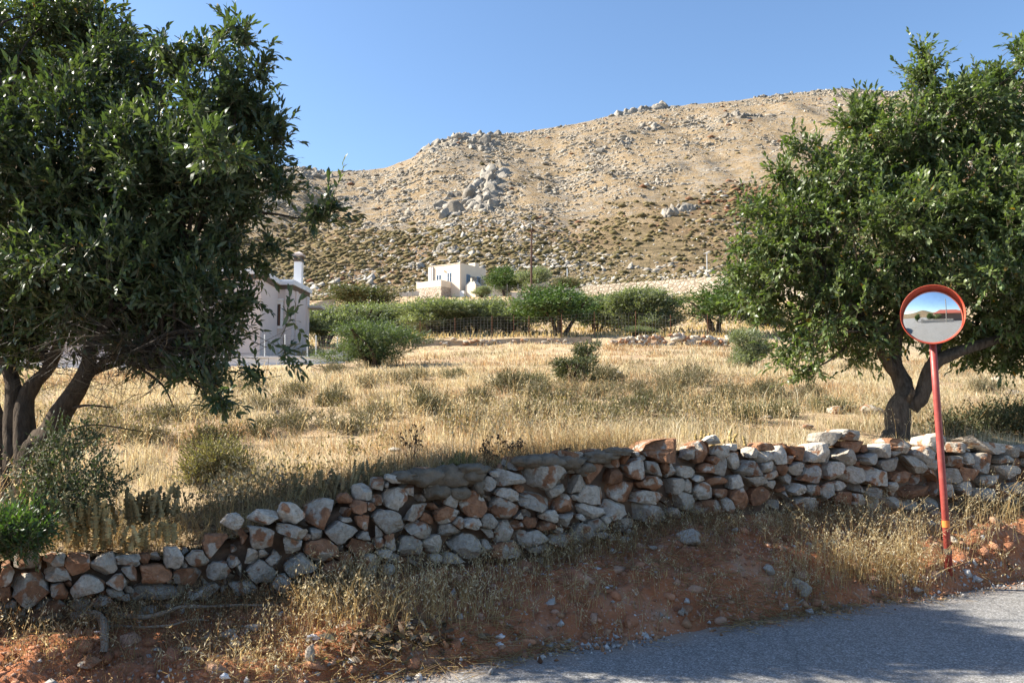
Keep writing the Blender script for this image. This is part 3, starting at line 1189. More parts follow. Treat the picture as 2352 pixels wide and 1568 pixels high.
def limb(pts, r0, r1, m=22, n=10, seed=1, wob=0.35):
    q = spline([tuple(p) for p in pts], m)
    rr = r0 + (r1 - r0) * np.linspace(0, 1, m) ** 0.8
    return tube_np(q, rr, n, wob, seed)


def branches_to(blobs, roots, rng, n, r=0.018):
    """thin limbs from the nearest stem points into the crown."""
    out = []
    b = np.array(blobs)
    for i in range(n):
        q = b[rng.integers(0, len(b))]
        e = q[:3] + unit(rng.normal(size=3)) * q[3:] * 0.7
        s_ = roots[np.argmin(np.linalg.norm(roots - e, axis=1) + rng.uniform(0, 0.8, len(roots)))]
        mid = s_ * 0.5 + e * 0.5 + rng.normal(0, 0.12, 3) + np.array([0, 0, 0.08])
        out.append(limb([s_, mid, e], r * rng.uniform(0.7, 1.5), 0.004, 9, 5, i, 0.2))
    return out


def twiggery(centre, rad, n, rng, L=0.35, w=0.004, col=(0.10, 0.075, 0.05)):
    """bare dead twigs."""
    p = np.array(centre) + unit(rng.normal(size=(n, 3))) * rng.random((n, 1)) * np.array(rad)
    d = unit(rng.normal(size=(n, 3)) * np.array([1, 1, 0.6])) * (L * rng.uniform(0.4, 1.2, (n, 1)))
    m_ = p + d * 0.5 + rng.normal(0, 0.03, (n, 3))
    return join([strips(p, m_, w, rng, np.array(col)), strips(m_, p + d + rng.normal(0, 0.05, (n, 3)), w * 0.6, rng, np.array(col))])


LEAFC = [(0.046, 0.068, 0.024), (0.062, 0.086, 0.032), (0.038, 0.056, 0.022), (0.088, 0.108, 0.046), (0.072, 0.094, 0.034)]

# ---- big tree on the left
rng = np.random.default_rng(101)
TY = 5.85
LB = [pxblob(q[0], q[1], max(q[2] - 30, 16), max(q[3] - 26, 16), q[4], q[5] * .70) for q in [
    (60, 110, 240, 150, TY + .8, .9), (300, 175, 130, 110, TY + .5, 0.8), (215, 60, 150, 90, TY + .8, .8), (520, 165, 55, 95, TY - .1, 0.4), (475, 280, 115, 120, TY, 0.8),
    (150, 380, 320, 240, TY + .25, 1.3), (430, 420, 200, 190, TY - .1, 1.1), (545, 385, 75, 100, TY, 0.6), (560, 480, 65, 80, TY, .5), (520, 565, 75, 70, TY, 0.6),
    (260, 620, 300, 130, TY - .2, 1.2), (455, 680, 145, 115, TY - .2, .8), (505, 770, 75, 62, TY - .3, .45), (440, 840, 100, 62, TY - .3, .45), (330, 800, 120, 70, TY, .6), (490, 890, 32, 30, TY - .3, .25),
    (-120, 350, 180, 300, TY + .2, .9), (60, 660, 220, 110, TY + .1, 1.0), (-150, 150, 220, 160, TY + .8, .8), (200, 720, 190, 100, TY + .1, .8), (360, 730, 150, 100, TY + .2, .7), (30, 790, 120, 80, TY + .2, .6), (250, 480, 260, 160, TY, 1.0)]]
LBs = sub_blobs(LB, 9, rng) + LB
lt = thing("broadleaf_tree", "large dark evergreen tree with several stems at left behind the wall", "tree", tuple(G(60, 5.8)))
ltv = np.array(lt.location)


def PL(*a):
    return [P(x, y, Y) for x, y, Y in a]


stems = [
    (PL((70, 1190, 5.35), (62, 1087, 5.4), (55, 977, 5.45), (59, 922, 5.5), (80, 880, 5.5), (112, 845, 5.5), (150, 760, 5.5), (240, 600, 5.5), (330, 420, 5.6)), .085, .02),
    (PL((85, 1180, 5.3), (78, 1040, 5.35), (110, 1000, 5.35), (146, 940, 5.3), (183, 885, 5.25), (205, 835, 5.2), (215, 780, 5.2), (300, 690, 5.2), (420, 600, 5.3)), .10, .022),
    (PL((40, 1190, 5.4), (34, 1050, 5.45), (29, 977, 5.5), (33, 904, 5.5), (22, 849, 5.55), (8, 775, 5.6), (4, 690, 5.6), (-20, 500, 5.6), (30, 300, 5.6)), .085, .022),
    (PL((30, 1190, 5.5), (5, 1020, 5.6), (-40, 860, 5.7), (-90, 700, 5.8), (-140, 500, 5.8)), .07, .02),
    (PL((183, 885, 5.25), (240, 830, 5.2), (330, 790, 5.1), (430, 760, 5.1)), .03, .008),
    (PL((112, 845, 5.5), (90, 760, 5.6), (110, 650, 5.7)), .035, .01),
    (PL((146, 940, 5.3), (200, 930, 5.2), (260, 935, 5.1)), .012, .004),
    (PL((120, 1000, 5.3), (210, 975, 5.2), (330, 990, 5.1)), .008, .003),
    (PL((300, 830, 5.2), (370, 880, 5.1), (400, 935, 5.05)), .012, .003),
    (PL((470, 480, 5.5), (620, 490, 5.4), (700, 500, 5.3), (775, 478, 5.3)), .012, .003),
]


def farther(v, d):
    """same sight line, d metres farther."""
    k = (v.y + d) / v.y
    return Vector((v.x * k, v.y * k, EYE + (v.z - EYE) * k))


stems = [([farther(v, .45) for v in p_], a_ * 1.08, b_) for p_, a_, b_ in stems]
parts = [limb(p_, a_, b_, 26, 12, i + 3) for i, (p_, a_, b_) in enumerate(stems)]
roots = np.vstack([spline([tuple(p) for p in s_[0]], 12) for s_ in stems[:6]])
parts += branches_to(LB, roots, rng, 90)
V, Q = join([(a_[0], a_[1]) for a_ in parts])
add("trunk", npmesh("trunk", V - ltv, Q, None, True), MBARK, lt)
cr = [twig_crown(LBs, 6600, 15, 0.30, 0.066, 0.021, LEAFC, rng, 0.55, 0.0, 0.003, True, (0.35, 0.16, 0.03)),
      twig_crown([pxblob(*q) for q in [(540, 70, 22, 32, TY, .15), (555, 235, 60, 60, TY, .4), (600, 270, 25, 60, TY, .2), (620, 350, 32, 60, TY, .25), (640, 420, 30, 40, TY, .2),
                                       (755, 468, 28, 22, 5.3, .12), (720, 485, 26, 18, 5.3, .1), (470, 115, 30, 30, TY, .2), (395, 130, 40, 40, TY, .3), (668, 722, 14, 12, 5.1, .08),
                                       (690, 822, 22, 16, 5.0, .1), (655, 812, 22, 14, 5.1, .1), (590, 860, 24, 20, 5.1, .12), (510, 915, 28, 22, 5.2, .15), (510, 345, 60, 40, 4.7, .3),
                                       (560, 90, 20, 30, TY, .1), (600, 160, 25, 40, TY, .12), (635, 300, 26, 34, TY, .12), (620, 560, 20, 30, TY, .12), (600, 600, 24, 30, TY, .12)]], 420, 14, 0.28, 0.070, 0.022, LEAFC, rng, 0.5, 0.05, 0.003),
      twiggery(P(300, 800, 5.5), (1.0, 0.7, 0.35), 500, rng, .4, .003)]
V, Fc, C_ = join(cr)
add("crown", npmesh("crown", V - ltv, Fc, C_), MLEAF, lt, kind="stuff")

# ---- big tree on the right
rng = np.random.default_rng(202)
TR = 9.3
RB = [pxblob(q[0], q[1], max(q[2] - 4, 14), max(q[3] - 4, 14), q[4], q[5]) for q in [
    (2120, 190, 34, 75, TR, .35), (2345, 190, 60, 95, TR, .6), (2190, 270, 150, 85, TR, .9), (2060, 330, 120, 80, TR, .8), (1920, 420, 110, 75, TR, .8), (1830, 500, 90, 70, TR, .7),
    (1775, 570, 65, 60, TR, .6), (1990, 560, 230, 150, TR, 1.4), (2230, 460, 190, 190, TR, 1.5), (1770, 640, 75, 60, TR, .6), (2180, 690, 250, 110, TR, 1.4), (1900, 720, 110, 80, TR - .2, .8),
    (1850, 790, 60, 50, TR - .3, .5), (1980, 790, 90, 45, TR, .6), (2320, 800, 110, 55, TR + .2, .8), (2470, 480, 200, 300, TR, 1.5), (2420, 760, 160, 100, TR, 1.0), (1740, 690, 50, 40, TR, .4)]]
RBs = sub_blobs(RB, 9, rng) + RB
rt = thing("broadleaf_tree", "broad glossy evergreen tree with forked trunk behind the traffic mirror", "tree", tuple(G(2062, 9.0)))
rtv = np.array(rt.location)
stems = [
    (PL((2052, 1050, 8.95), (2060, 1005, 9.0), (2062, 940, 9.05), (2078, 900, 9.1), (2062, 855, 9.2), (2057, 805, 9.3), (2075, 700, 9.3), (2140, 520, 9.3), (2120, 300, 9.3)), .165, .03),
    (PL((2090, 935, 9.05), (2120, 900, 9.0), (2143, 838, 8.95), (2192, 811, 8.9), (2258, 787, 8.9), (2320, 760, 9.0), (2420, 650, 9.0)), .10, .035),
    (PL((2060, 860, 9.2), (2030, 820, 9.2), (2010, 770, 9.2), (1950, 680, 9.2), (1850, 560, 9.2)), .075, .015),
    (PL((2082, 925, 9.0), (2094, 905, 8.9), (2098, 893, 8.88)), .03, .025),
    (PL((2143, 838, 8.95), (2165, 760, 9.2), (2230, 600, 9.3), (2330, 400, 9.3)), .06, .015),
    (PL((2040, 1040, 8.9), (2030, 1020, 8.85), (2050, 985, 8.95)), .09, .07),
    (PL((1960, 780, 9.2), (1900, 830, 9.0), (1840, 850, 8.9), (1790, 830, 8.9)), .015, .004),
]
parts = [limb(p_, a_, b_, 26, 14, i + 40) for i, (p_, a_, b_) in enumerate(stems)]
roots = np.vstack([spline([tuple(p) for p in s_[0]], 12)[5:] for s_ in stems[:3]])
parts += branches_to(RB, roots, rng, 90, .022)
V, Q = join(parts)
MBARK2 = m_bark("grey_bark", (0.05, 0.038, 0.028), (0.18, 0.145, 0.11))
add("trunk", npmesh("trunk", V - rtv, Q, None, True), MBARK2, rt)
LEAFR = [(0.075, 0.11, 0.032), (0.11, 0.148, 0.045), (0.06, 0.088, 0.028), (0.155, 0.185, 0.075), (0.13, 0.165, 0.052)]
cr = [twig_crown(RBs, 6200, 15, 0.38, 0.078, 0.029, LEAFR, rng, 0.45, 0.1, 0.004, True, (0.42, 0.22, 0.03)),
      twig_crown([pxblob(*q) for q in [(2120, 125, 18, 35, TR, .15), (2125, 170, 30, 40, TR, .2), (2345, 110, 20, 45, TR, .2), (1830, 330, 24, 20, TR, .15), (1880, 350, 40, 30, TR, .2), (1960, 270, 50, 40, TR, .3),
                                       (1795, 400, 30, 30, TR, .2), (1720, 480, 22, 26, TR, .2), (1700, 560, 22, 30, TR, .2), (1695, 625, 24, 20, TR, .2), (2230, 205, 60, 30, TR, .3), (2000, 250, 30, 30, TR, .2),
                                       (1790, 820, 18, 14, 8.9, .1), (1855, 850, 30, 22, 8.9, .15), (2290, 190, 26, 34, TR, .2), (1760, 720, 30, 20, TR, .2)]], 420, 14, 0.36, 0.085, 0.026, LEAFR, rng, 0.5, 0.05, 0.004)]
V, Fc, C_ = join(cr)
add("crown", npmesh("crown", V - rtv, Fc, C_), MLEAF, rt, kind="stuff")

# ---- small distant trees and olives: prototypes at the origin
OLV = [(0.15, 0.165, 0.095), (0.19, 0.205, 0.13), (0.24, 0.255, 0.175), (0.11, 0.125, 0.07), (0.29, 0.30, 0.225)]
GRN = [(0.06, 0.105, 0.028), (0.08, 0.13, 0.035), (0.05, 0.085, 0.022), (0.11, 0.16, 0.048)]
BRN = [(0.085, 0.095, 0.035), (0.11, 0.10, 0.045), (0.13, 0.095, 0.05), (0.06, 0.075, 0.03)]


def small_tree_meshes(seed, h, wdt, cols, ntw, nl, ll, lw, trunk=0.3, stems_n=4, up=0.7):
    rng = np.random.default_rng(seed)
    big = [(0, 0, h * (trunk + (1 - trunk) * 0.5), wdt * 0.36, wdt * 0.34, h * (1 - trunk) * 0.42)]
    for _ in range(6):
        a = rng.uniform(0, 6.28)
        q = wdt * rng.uniform(0.18, 0.3)
        big.append((math.cos(a) * q, math.sin(a) * q, h * rng.uniform(trunk + 0.2, 0.85), wdt * rng.uniform(0.16, 0.26), wdt * rng.uniform(0.16, 0.26), h * rng.uniform(0.11, 0.2)))
    bl = sub_blobs(big, 7, rng) + big
    crown = twig_crown(bl, ntw, nl, h * 0.17, ll, lw, cols, rng, up, 0.0, 0.0, False)
    tr = []
    for k in range(stems_n):
        a = rng.uniform(0, 6.28)
        e = np.array([math.cos(a) * wdt * 0.26, math.sin(a) * wdt * 0.26, h * 0.68])
        b0 = np.array([math.cos(a) * 0.06, math.sin(a) * 0.06, -0.25])
        md = e * np.array([0.45, 0.45, 0.5]) + rng.normal(0, 0.08, 3)
        tr.append(limb([b0, md, e], 0.028 * h, 0.008 * h, 10, 7, k))
    V, Q = join(tr)
    return npmesh("crown", *crown), npmesh("trunk", V, Q, None, True)


PROTO = {}
for k in range(4):
    PROTO['olive', k] = small_tree_meshes(300 + k, 3.0, 3.4, OLV, 2600, 8, 0.13, 0.040, .0, 5) + (MOLIVE,)
for k in range(2):
    PROTO['green', k] = small_tree_meshes(320 + k, 3.2, 3.2, GRN, 1500, 8, 0.13, 0.055, .12, 4, .4) + (MBUSH,)
PROTO['brown', 0] = small_tree_meshes(340, 3.0, 4.0, BRN, 1300, 8, 0.14, 0.05, .1, 4, .4) + (MBUSH,)


def small_tree(name, kind, k, px, pybase, pytop, wpx, Y, label, group=None, rotz=None, cat='tree'):
    """stands on the ground at depth Y; height and width read from the photograph."""
    base = G(px, Y, -0.05)
    sc = M_PER_PX(Y)
    top = P(px, pytop, Y).z
    h = max(0.4, top - base.z)
    rr = np.random.default_rng(int(px * 7 + Y))
    t = thing(name, label, cat, tuple(base), float(rr.uniform(0, 6.28)) if rotz is None else rotz, group)
    cm, tm, lm = PROTO[kind, k]
    a = add("crown", cm, lm, t, kind="stuff")
    b = add("trunk", tm, MBARK, t)
    bx = np.array([v[:] for v in a.bound_box])
    s_z = 1.06 * h / bx[:, 2].max()
    s_x = 1.75 * wpx * sc / (bx[:, 0].max() - bx[:, 0].min())
    t.scale = (s_x, s_x, s_z)
    return t


GRP = "olive trees of the grove behind the wire fence"
small_tree("olive_tree", 'olive', 0, 740, 795, 688, 120, 47, "silvery olive tree nearest the corner of the white house", GRP)
small_tree("olive_tree", 'olive', 1, 835, 790, 684, 140, 48, "olive tree below the brown shrub, left of the round olive bush top", GRP)
small_tree("olive_tree", 'olive', 2, 915, 790, 690, 110, 49, "olive tree just behind the round olive bush", GRP)
small_tree("olive_tree", 'olive', 3, 1005, 785, 678, 150, 45, "olive tree with splayed stems below the cream house terrace", GRP)
small_tree("olive_tree", 'olive', 0, 1090, 780, 680, 130, 45.5, "olive tree below the right corner of the cream house", GRP)
small_tree("olive_tree", 'olive', 1, 1165, 778, 672, 120, 45, "thin olive tree just left of the utility pole foot", GRP)
small_tree("broadleaf_tree", 'green', 0, 1285, 782, 643, 165, 42.5, "dark green leafy tree right of the utility pole, in the olive row", GRP)
small_tree("broadleaf_tree", 'green', 1, 1370, 778, 668, 90, 47, "dark green tree squeezed between leafy tree and olives, right of centre", GRP)
small_tree("olive_tree", 'olive', 2, 1432, 778, 660, 120, 46, "grey green olive tree below the left end of the long stone wall", GRP)
small_tree("olive_tree", 'olive', 3, 1500, 776, 658, 120, 45, "wide olive tree with open branches below the long stone wall", GRP)
small_tree("broadleaf_tree", 'green', 0, 1650, 776, 638, 170, 43, "round dark green tree at the right end of the olive row", GRP)
small_tree("olive_tree", 'olive', 1, 1470, 815, 745, 60, 41.5, "small low olive bush growing against the wire fence", GRP)
small_tree("olive_tree", 'olive', 1, 1760, 775, 690, 90, 52, "olive tree half hidden by the big right tree crown", GRP)
small_tree("shrub_tree", 'brown', 0, 835, 690, 655, 150, 95, "wide brownish green shrub tree above the olives left of cream house", cat='tree')
small_tree("round_tree", 'green', 1, 1162, 660, 604, 72, 146, "bright green round tree just right of the cream house", cat='tree')
small_tree("round_tree", 'olive', 3, 1230, 660, 609, 62, 142, "round olive tree behind the utility pole on the slope", cat='tree')
small_tree("shrub", 'olive', 2, 1108, 680, 655, 36, 141, "small grey shrub against the white walls beside cream house", cat='shrub')
small_tree("shrub", 'brown', 0, 1310, 650, 634, 60, 128, "low pale shrub at the left end of the long stone wall", cat='shrub')
PROTO['bush', 0] = small_tree_meshes(350, 2.0, 2.4, [(0.075, 0.10, 0.042), (0.095, 0.125, 0.055), (0.12, 0.15, 0.08), (0.06, 0.085, 0.034)], 2600, 9, 0.075, 0.018, .02, 6, .9) + (MOLIVE,)
small_tree("olive_bush", 'bush', 0, 865, 835, 722, 165, 25.5, "dense rounded olive bush in front of the white boundary wall", cat='bush', rotz=1.0)
small_tree("olive_bush", 'olive', 1, 1722, 830, 742, 78, 24, "thin upright olive shrub left of the big right tree", cat='bush')
PROTO['sprig', 0] = small_tree_meshes(352, 1.0, 0.9, [(0.07, 0.075, 0.035), (0.10, 0.10, 0.05), (0.055, 0.06, 0.03)], 500, 8, 0.055, 0.022, .0, 6, .9) + (MBUSH,)
small_tree("dark_shrub", 'sprig', 0, 1325, 890, 812, 64, 16, "dark leafy shrub standing in the middle of the dry field", cat='shrub')
small_tree("dark_shrub", 'sprig', 0, 1352, 825, 776, 40, 17.5, "thin slanting twig shrub above the dark field shrub", cat='shrub')

# ---- low shrubs near the wall
def bush_mesh(blobs, ntw, nl, tl, ll, lw, cols, seed, up=.5, tw=.003):
    return npmesh("bush", *twig_crown(blobs, ntw, nl, tl, ll, lw, cols, np.random.default_rng(seed), up, 0, tw, False))


def px_bush(name, blobs, n, nl, tl, ll, lw, cols, seed, label, mat=MBUSH, cat='bush', up=.5):
    b = [pxblob(*q) for q in blobs]
    me = bush_mesh(sub_blobs(b, 5, np.random.default_rng(seed)) + b, n, nl, tl, ll, lw, cols, seed, up)
    return add(name, me, mat, label=label, cat=cat)


px_bush("small_leaf_shrub", [(150, 1085, 110, 60, 5.0, .35), (210, 1130, 70, 40, 4.95, .3), (90, 1150, 70, 40, 4.9, .3), (160, 1010, 60, 40, 5.2, .3)], 560, 10, .2, .022, .013,
        [(0.04, 0.056, 0.02), (0.055, 0.07, 0.028), (0.07, 0.078, 0.036)], 401, "sprawling small leaved shrub in shade-darkened colours at the foot of the left tree")  # leaf colours lowered to paint in the shade of the tree
px_bush("green_shrub", [(40, 1215, 75, 48, 4.55, .22), (-30, 1225, 70, 55, 4.5, .25), (70, 1240, 40, 30, 4.5, .15)], 900, 10, .14, .034, .009,
        [(0.06, 0.11, 0.022), (0.085, 0.145, 0.03), (0.05, 0.09, 0.02)], 402, "bright green shrub spilling over the wall at the left edge", MLEAF)
px_bush("thicket", [(2220, 985, 95, 38, 10.0, .5), (2320, 960, 90, 42, 10.2, .5), (2160, 995, 60, 28, 9.6, .3), (2400, 970, 80, 50, 10.2, .5)], 1500, 10, .22, .035, .02,
        [(0.075, 0.075, 0.028), (0.10, 0.09, 0.04), (0.055, 0.06, 0.022), (0.13, 0.095, 0.045)], 403, "olive brown thicket behind the wall right of the mirror pole")
px_bush("yellow_green_shrub", [(490, 1060, 65, 50, 7.0, .35), (540, 1075, 50, 35, 7.0, .3), (450, 1085, 40, 30, 6.9, .25)], 900, 9, .22, .026, .011,
        [(0.25, 0.21, 0.09), (0.32, 0.26, 0.13), (0.19, 0.165, 0.07), (0.38, 0.30, 0.16)], 404, "yellowish feathery shrub in the grass behind the lower wall", up=1.0)

# cushion shrubs of the field (phrygana)
ORD = ["first", "second", "third", "fourth", "fifth", "sixth", "seventh", "eighth", "ninth", "tenth", "eleventh", "twelfth", "thirteenth", "fourteenth", "fifteenth",
       "sixteenth", "seventeenth", "eighteenth", "nineteenth", "twentieth"] + ["twenty-" + q for q in ("first", "second", "third", "fourth", "fifth", "sixth", "seventh", "eighth", "ninth")]
CUSH = []
for k, cols in enumerate([[(0.11, 0.085, 0.042), (0.085, 0.065, 0.032), (0.14, 0.11, 0.058)], [(0.17, 0.122, 0.076), (0.13, 0.095, 0.058), (0.21, 0.16, 0.10)],
                          [(0.125, 0.112, 0.05), (0.16, 0.138, 0.062), (0.09, 0.082, 0.037)]]):
    rr = np.random.default_rng(420 + k)
    bl = [(0, 0, 0.10, .34, .32, .22)] + [(*(rr.normal(0, .26, 2)), rr.uniform(.04, .2), rr.uniform(.1, .24), rr.uniform(.1, .24), rr.uniform(.08, .16)) for _ in range(8)]
    CUSH.append(bush_mesh(bl, 620, 7, .13, .03, .010, cols, 420 + k, .6, .003))
cush = [(1178, 895, 95, 45, 13.5, 0), (1235, 882, 60, 32, 15, 2), (960, 908, 55, 30, 13, 0), (905, 875, 60, 28, 17, 1), (835, 885, 40, 26, 16, 1), (1390, 860, 70, 34, 16.5, 0), (1600, 850, 90, 40, 16, 1), (1570, 865, 60, 36, 15, 1),
        (480, 1005, 85, 50, 8.2, 0), (385, 950, 110, 40, 10, 1), (510, 945, 90, 36, 10.5, 0), (640, 940, 80, 30, 11.5, 1), (620, 1000, 70, 40, 9, 1), (760, 940, 70, 34, 12, 0), (700, 985, 90, 40, 9.6, 1), (1100, 945, 70, 34, 11.5, 0),
        (1250, 925, 80, 34, 12.5, 1), (1440, 975, 90, 40, 10.2, 2), (1360, 1000, 80, 36, 9.5, 2), (1545, 985, 100, 40, 10.2, 1), (1700, 1000, 90, 40, 10, 2), (1760, 910, 90, 40, 13.5, 0), (1680, 920, 80, 40, 13, 1), (1850, 905, 70, 36, 14, 1),
        (1780, 985, 80, 36, 10.8, 2), (1475, 900, 50, 30, 14.5, 1), (1290, 960, 80, 36, 11, 0), (1215, 990, 90, 40, 9.6, 1), (890, 985, 80, 36, 10, 1), (980, 965, 90, 40, 10.4, 0), (1040, 870, 40, 22, 18, 2), (960, 870, 50, 24, 18, 1),
        (780, 845, 60, 22, 22, 1), (690, 900, 70, 30, 14, 1), (560, 900, 60, 26, 14, 1), (1540, 925, 70, 32, 13, 0), (1390, 935, 70, 32, 12.4, 1), (1480, 945, 60, 30, 12, 0), (2250, 880, 60, 26, 18, 1), (1900, 960, 80, 30, 12, 2),
        (1620, 960, 70, 32, 11.4, 0), (330, 1000, 90, 44, 8.4, 1), (830, 1010, 90, 40, 9, 1), (1040, 1000, 80, 36, 9.4, 0)]
CT_ = ["round dark cushion shrub", "greyish brown dried cushion shrub", "yellow green cushion shrub"]
for x, y, wp_, hp_, Y, k in cush:
    b = G(x, Y, -0.03)
    o_ = add("cushion_shrub", CUSH[k], MBUSH, loc=b, rotz=random.Random(x).uniform(0, 6.28), label=CT_[k] + " in the dry field, " + ORD[sum(1 for q in cush if q[5] == k and q[0] < x)] + " of its kind from the left", cat="shrub", group="cushion shrubs of the dry field, " + CT_[k])
    sc = M_PER_PX(Y)
    o_.scale = (wp_ * sc / 0.58, wp_ * sc / 0.52, 1.75 * hp_ * sc / 0.42)

# ================================================================== GRASS
rng = np.random.default_rng(77)


def blades(B, H, Wd, lean, rng, col, colt=None, curve=0.35):
    """tapering bent grass blades: 5 verts, 3 tris."""
    n = len(B)
    az = rng.uniform(0, 2 * math.pi, n)
    side = np.stack([np.cos(az), np.sin(az), np.zeros(n)], -1)
    side[:, 1] *= 0.5
    side = unit(side)
    H = H[:, None]
    top = B + lean * H + np.array([0, 0, 1.0]) * H
    mid = B + lean * H * curve * 0.5 * 1.0 + np.array([0, 0, 0.55]) * H
    W = Wd[:, None] * side
    V = np.stack([B - W * .5, B + W * .5, mid - W * .42, mid + W * .42, top], 1).reshape(-1, 3)
    f = np.array([[0, 1, 3], [0, 3, 2], [2, 3, 4]])
    Fc = (f[None] + (np.arange(n) * 5)[:, None, None]).reshape(-1, 3)
    if colt is None:
        C_ = np.repeat(col, 5, 0)
    else:
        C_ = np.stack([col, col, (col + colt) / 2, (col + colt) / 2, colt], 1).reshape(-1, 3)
    return V, Fc, C_


def field_grass(n, seed, ymax=42.0):
    rng = np.random.default_rng(seed)
    u = rng.uniform(-0.78, 0.78, n)
    y0 = ywall(u) + 0.2
    s = rng.random(n) ** 0.9
    y1 = np.where(u < -0.19, 24.5, 38.0)
    Y = y0 * (y1 / y0) ** s
    X = u * Y
    X += rng.normal(0, 0.05, n)
    clump = fbm(X * 1.1, Y * 1.1, 4, 3) + 0.6 * fbm(X * 4, Y * 4, 2, 6)
    keep = clump > -0.38 + 0.5 * rng.random(n) * 0.6
    for x_, y_, wq, hq, Yq, kq in cush:
        c0 = G(x_, Yq)
        rq = wq * M_PER_PX(Yq) * 0.68
        keep &= ~((np.abs(X - c0.x) < rq) & (np.abs(Y - c0.y + 0.25) < rq + 0.45) & (rng.random(n) < 0.8))
    X, Y, clump = X[keep], Y[keep], clump[keep]
    n = len(X)
    Z = gxy(X, Y)
    u = X / Y
    H = (0.10 + 0.17 * np.clip(clump + 0.2, 0, 1) + 0.13 * fbm(X * .45, Y * .45, 3, 8)) * rng.uniform(0.5, 1.4, n)
    H = np.maximum(H, 0.05)
    tall = rng.random(n) < 0.05
    H[tall] *= 1.6
    H *= np.clip((Y - ywall(u)) / 0.8, 0.45, 1)
    Wd = np.maximum(0.0038, Y * 0.00062) * rng.uniform(0.7, 1.5, n)
    red = fbm(X * 0.33 + 5, Y * 0.45, 3, 12) + 0.25 * rng.normal(size=n)
    grey = fbm(X * 0.5 - 8, Y * 0.6, 3, 15) + 0.2 * rng.normal(size=n)
    c = palette(rng, n, [(0.73, 0.63, 0.43), (0.78, 0.69, 0.50), (0.68, 0.57, 0.37), (0.81, 0.74, 0.57)], .10)
    c[red > 0.16] = palette(rng, int((red > 0.16).sum()), [(0.50, 0.32, 0.18), (0.56, 0.38, 0.22), (0.44, 0.28, 0.16)], .12)
    k = (grey > 0.18)
    c[k] = palette(rng, int(k.sum()), [(0.30, 0.24, 0.155), (0.38, 0.31, 0.21), (0.23, 0.19, 0.105)], .12)
    H[k] *= 0.7
    bare = fbm(X * 0.7 + 30, Y * 0.8, 4, 41)
    lo_ = bare > 0.22
    H[lo_] *= 0.45
    lean = rng.normal(0, 0.42, (n, 3)) * np.array([1, 1, 0]) + np.array([-0.10, 0.0, 0])
    ly = (rng.random(n) < 0.3) | k & (rng.random(n) < 0.5)
    lean[ly] *= 2.6
    H[ly] *= 0.5
    B = np.stack([X, Y, Z - 0.02], -1)
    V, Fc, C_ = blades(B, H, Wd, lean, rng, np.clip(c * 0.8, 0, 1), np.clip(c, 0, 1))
    return V, Fc, C_


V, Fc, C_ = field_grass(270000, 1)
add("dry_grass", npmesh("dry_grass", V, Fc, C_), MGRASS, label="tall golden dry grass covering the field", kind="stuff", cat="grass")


def oats(B, H, rng, lean, nsp=9, scale=1.0, wind=(-0.1, 0), stemw=0.0022):
    """wild oat stems with hanging spikelets."""
    n = len(B)
    top = B + lean * H[:, None] + np.array([0, 0, 1.0]) * H[:, None]
    mid = B + lean * H[:, None] * 0.25 + np.array([0, 0, 0.55]) * H[:, None]
    col = palette(rng, n, [(0.58, 0.45, 0.24), (0.50, 0.36, 0.17), (0.64, 0.53, 0.32)], .1)
    p = [strips(B, mid, stemw, rng, np.repeat(col, 6, 0)), strips(mid, top, stemw * .8, rng, np.repeat(col, 6, 0))]
    s = rng.uniform(0.55, 1.0, (n, nsp))
    pos = mid[:, None] + (top - mid)[:, None] * ((s - 0.55) / 0.45)[..., None]
    pos = pos + rng.normal(0, 0.018 * scale, pos.shape)
    d = np.concatenate([rng.normal(0, 0.5, (n, nsp, 2)), -0.6 + rng.normal(0, 0.4, (n, nsp, 1))], -1)
    q = n * nsp
    c2 = palette(rng, q, [(0.66, 0.58, 0.40), (0.60, 0.50, 0.30), (0.72, 0.64, 0.46)], .1)
    p.append(leaves4(pos.reshape(-1, 3), d.reshape(-1, 3), np.full(q, 0.026 * scale) * rng.uniform(.7, 1.3, q), np.full(q, 0.007 * scale), rng, c2))
    return join(p)


# oats standing in the near field
n = 3600
u = rng.uniform(-0.7, 0.72, n)
Y = (ywall(u) + 0.25) * (1 + rng.random(n) ** 1.4 * 1.6)
X = u * Y
kk = fbm(X * 0.9, Y * 0.9, 3, 31) > 0.0
for x_, y_, wq, hq, Yq, kq in cush:
    c0 = G(x_, Yq)
    rq = wq * M_PER_PX(Yq) * 0.6
    kk &= ~((np.abs(X - c0.x) < rq) & (np.abs(Y - c0.y + 0.3) < rq + 0.5))
X, Y = X[kk], Y[kk]
B = np.stack([X, Y, gxy(X, Y)], -1)
V, Fc, C_ = oats(B, rng.uniform(.3, .55, len(X)), rng, rng.normal(0, .25, (len(X), 3)) * np.array([1, 1, 0]), 7, 1.1, stemw=.0025)
add("wild_oats", npmesh("wild_oats", V, Fc, C_), MGRASS, label="wild oat stems rising above the dry grass of the field", kind="stuff", cat="grass")

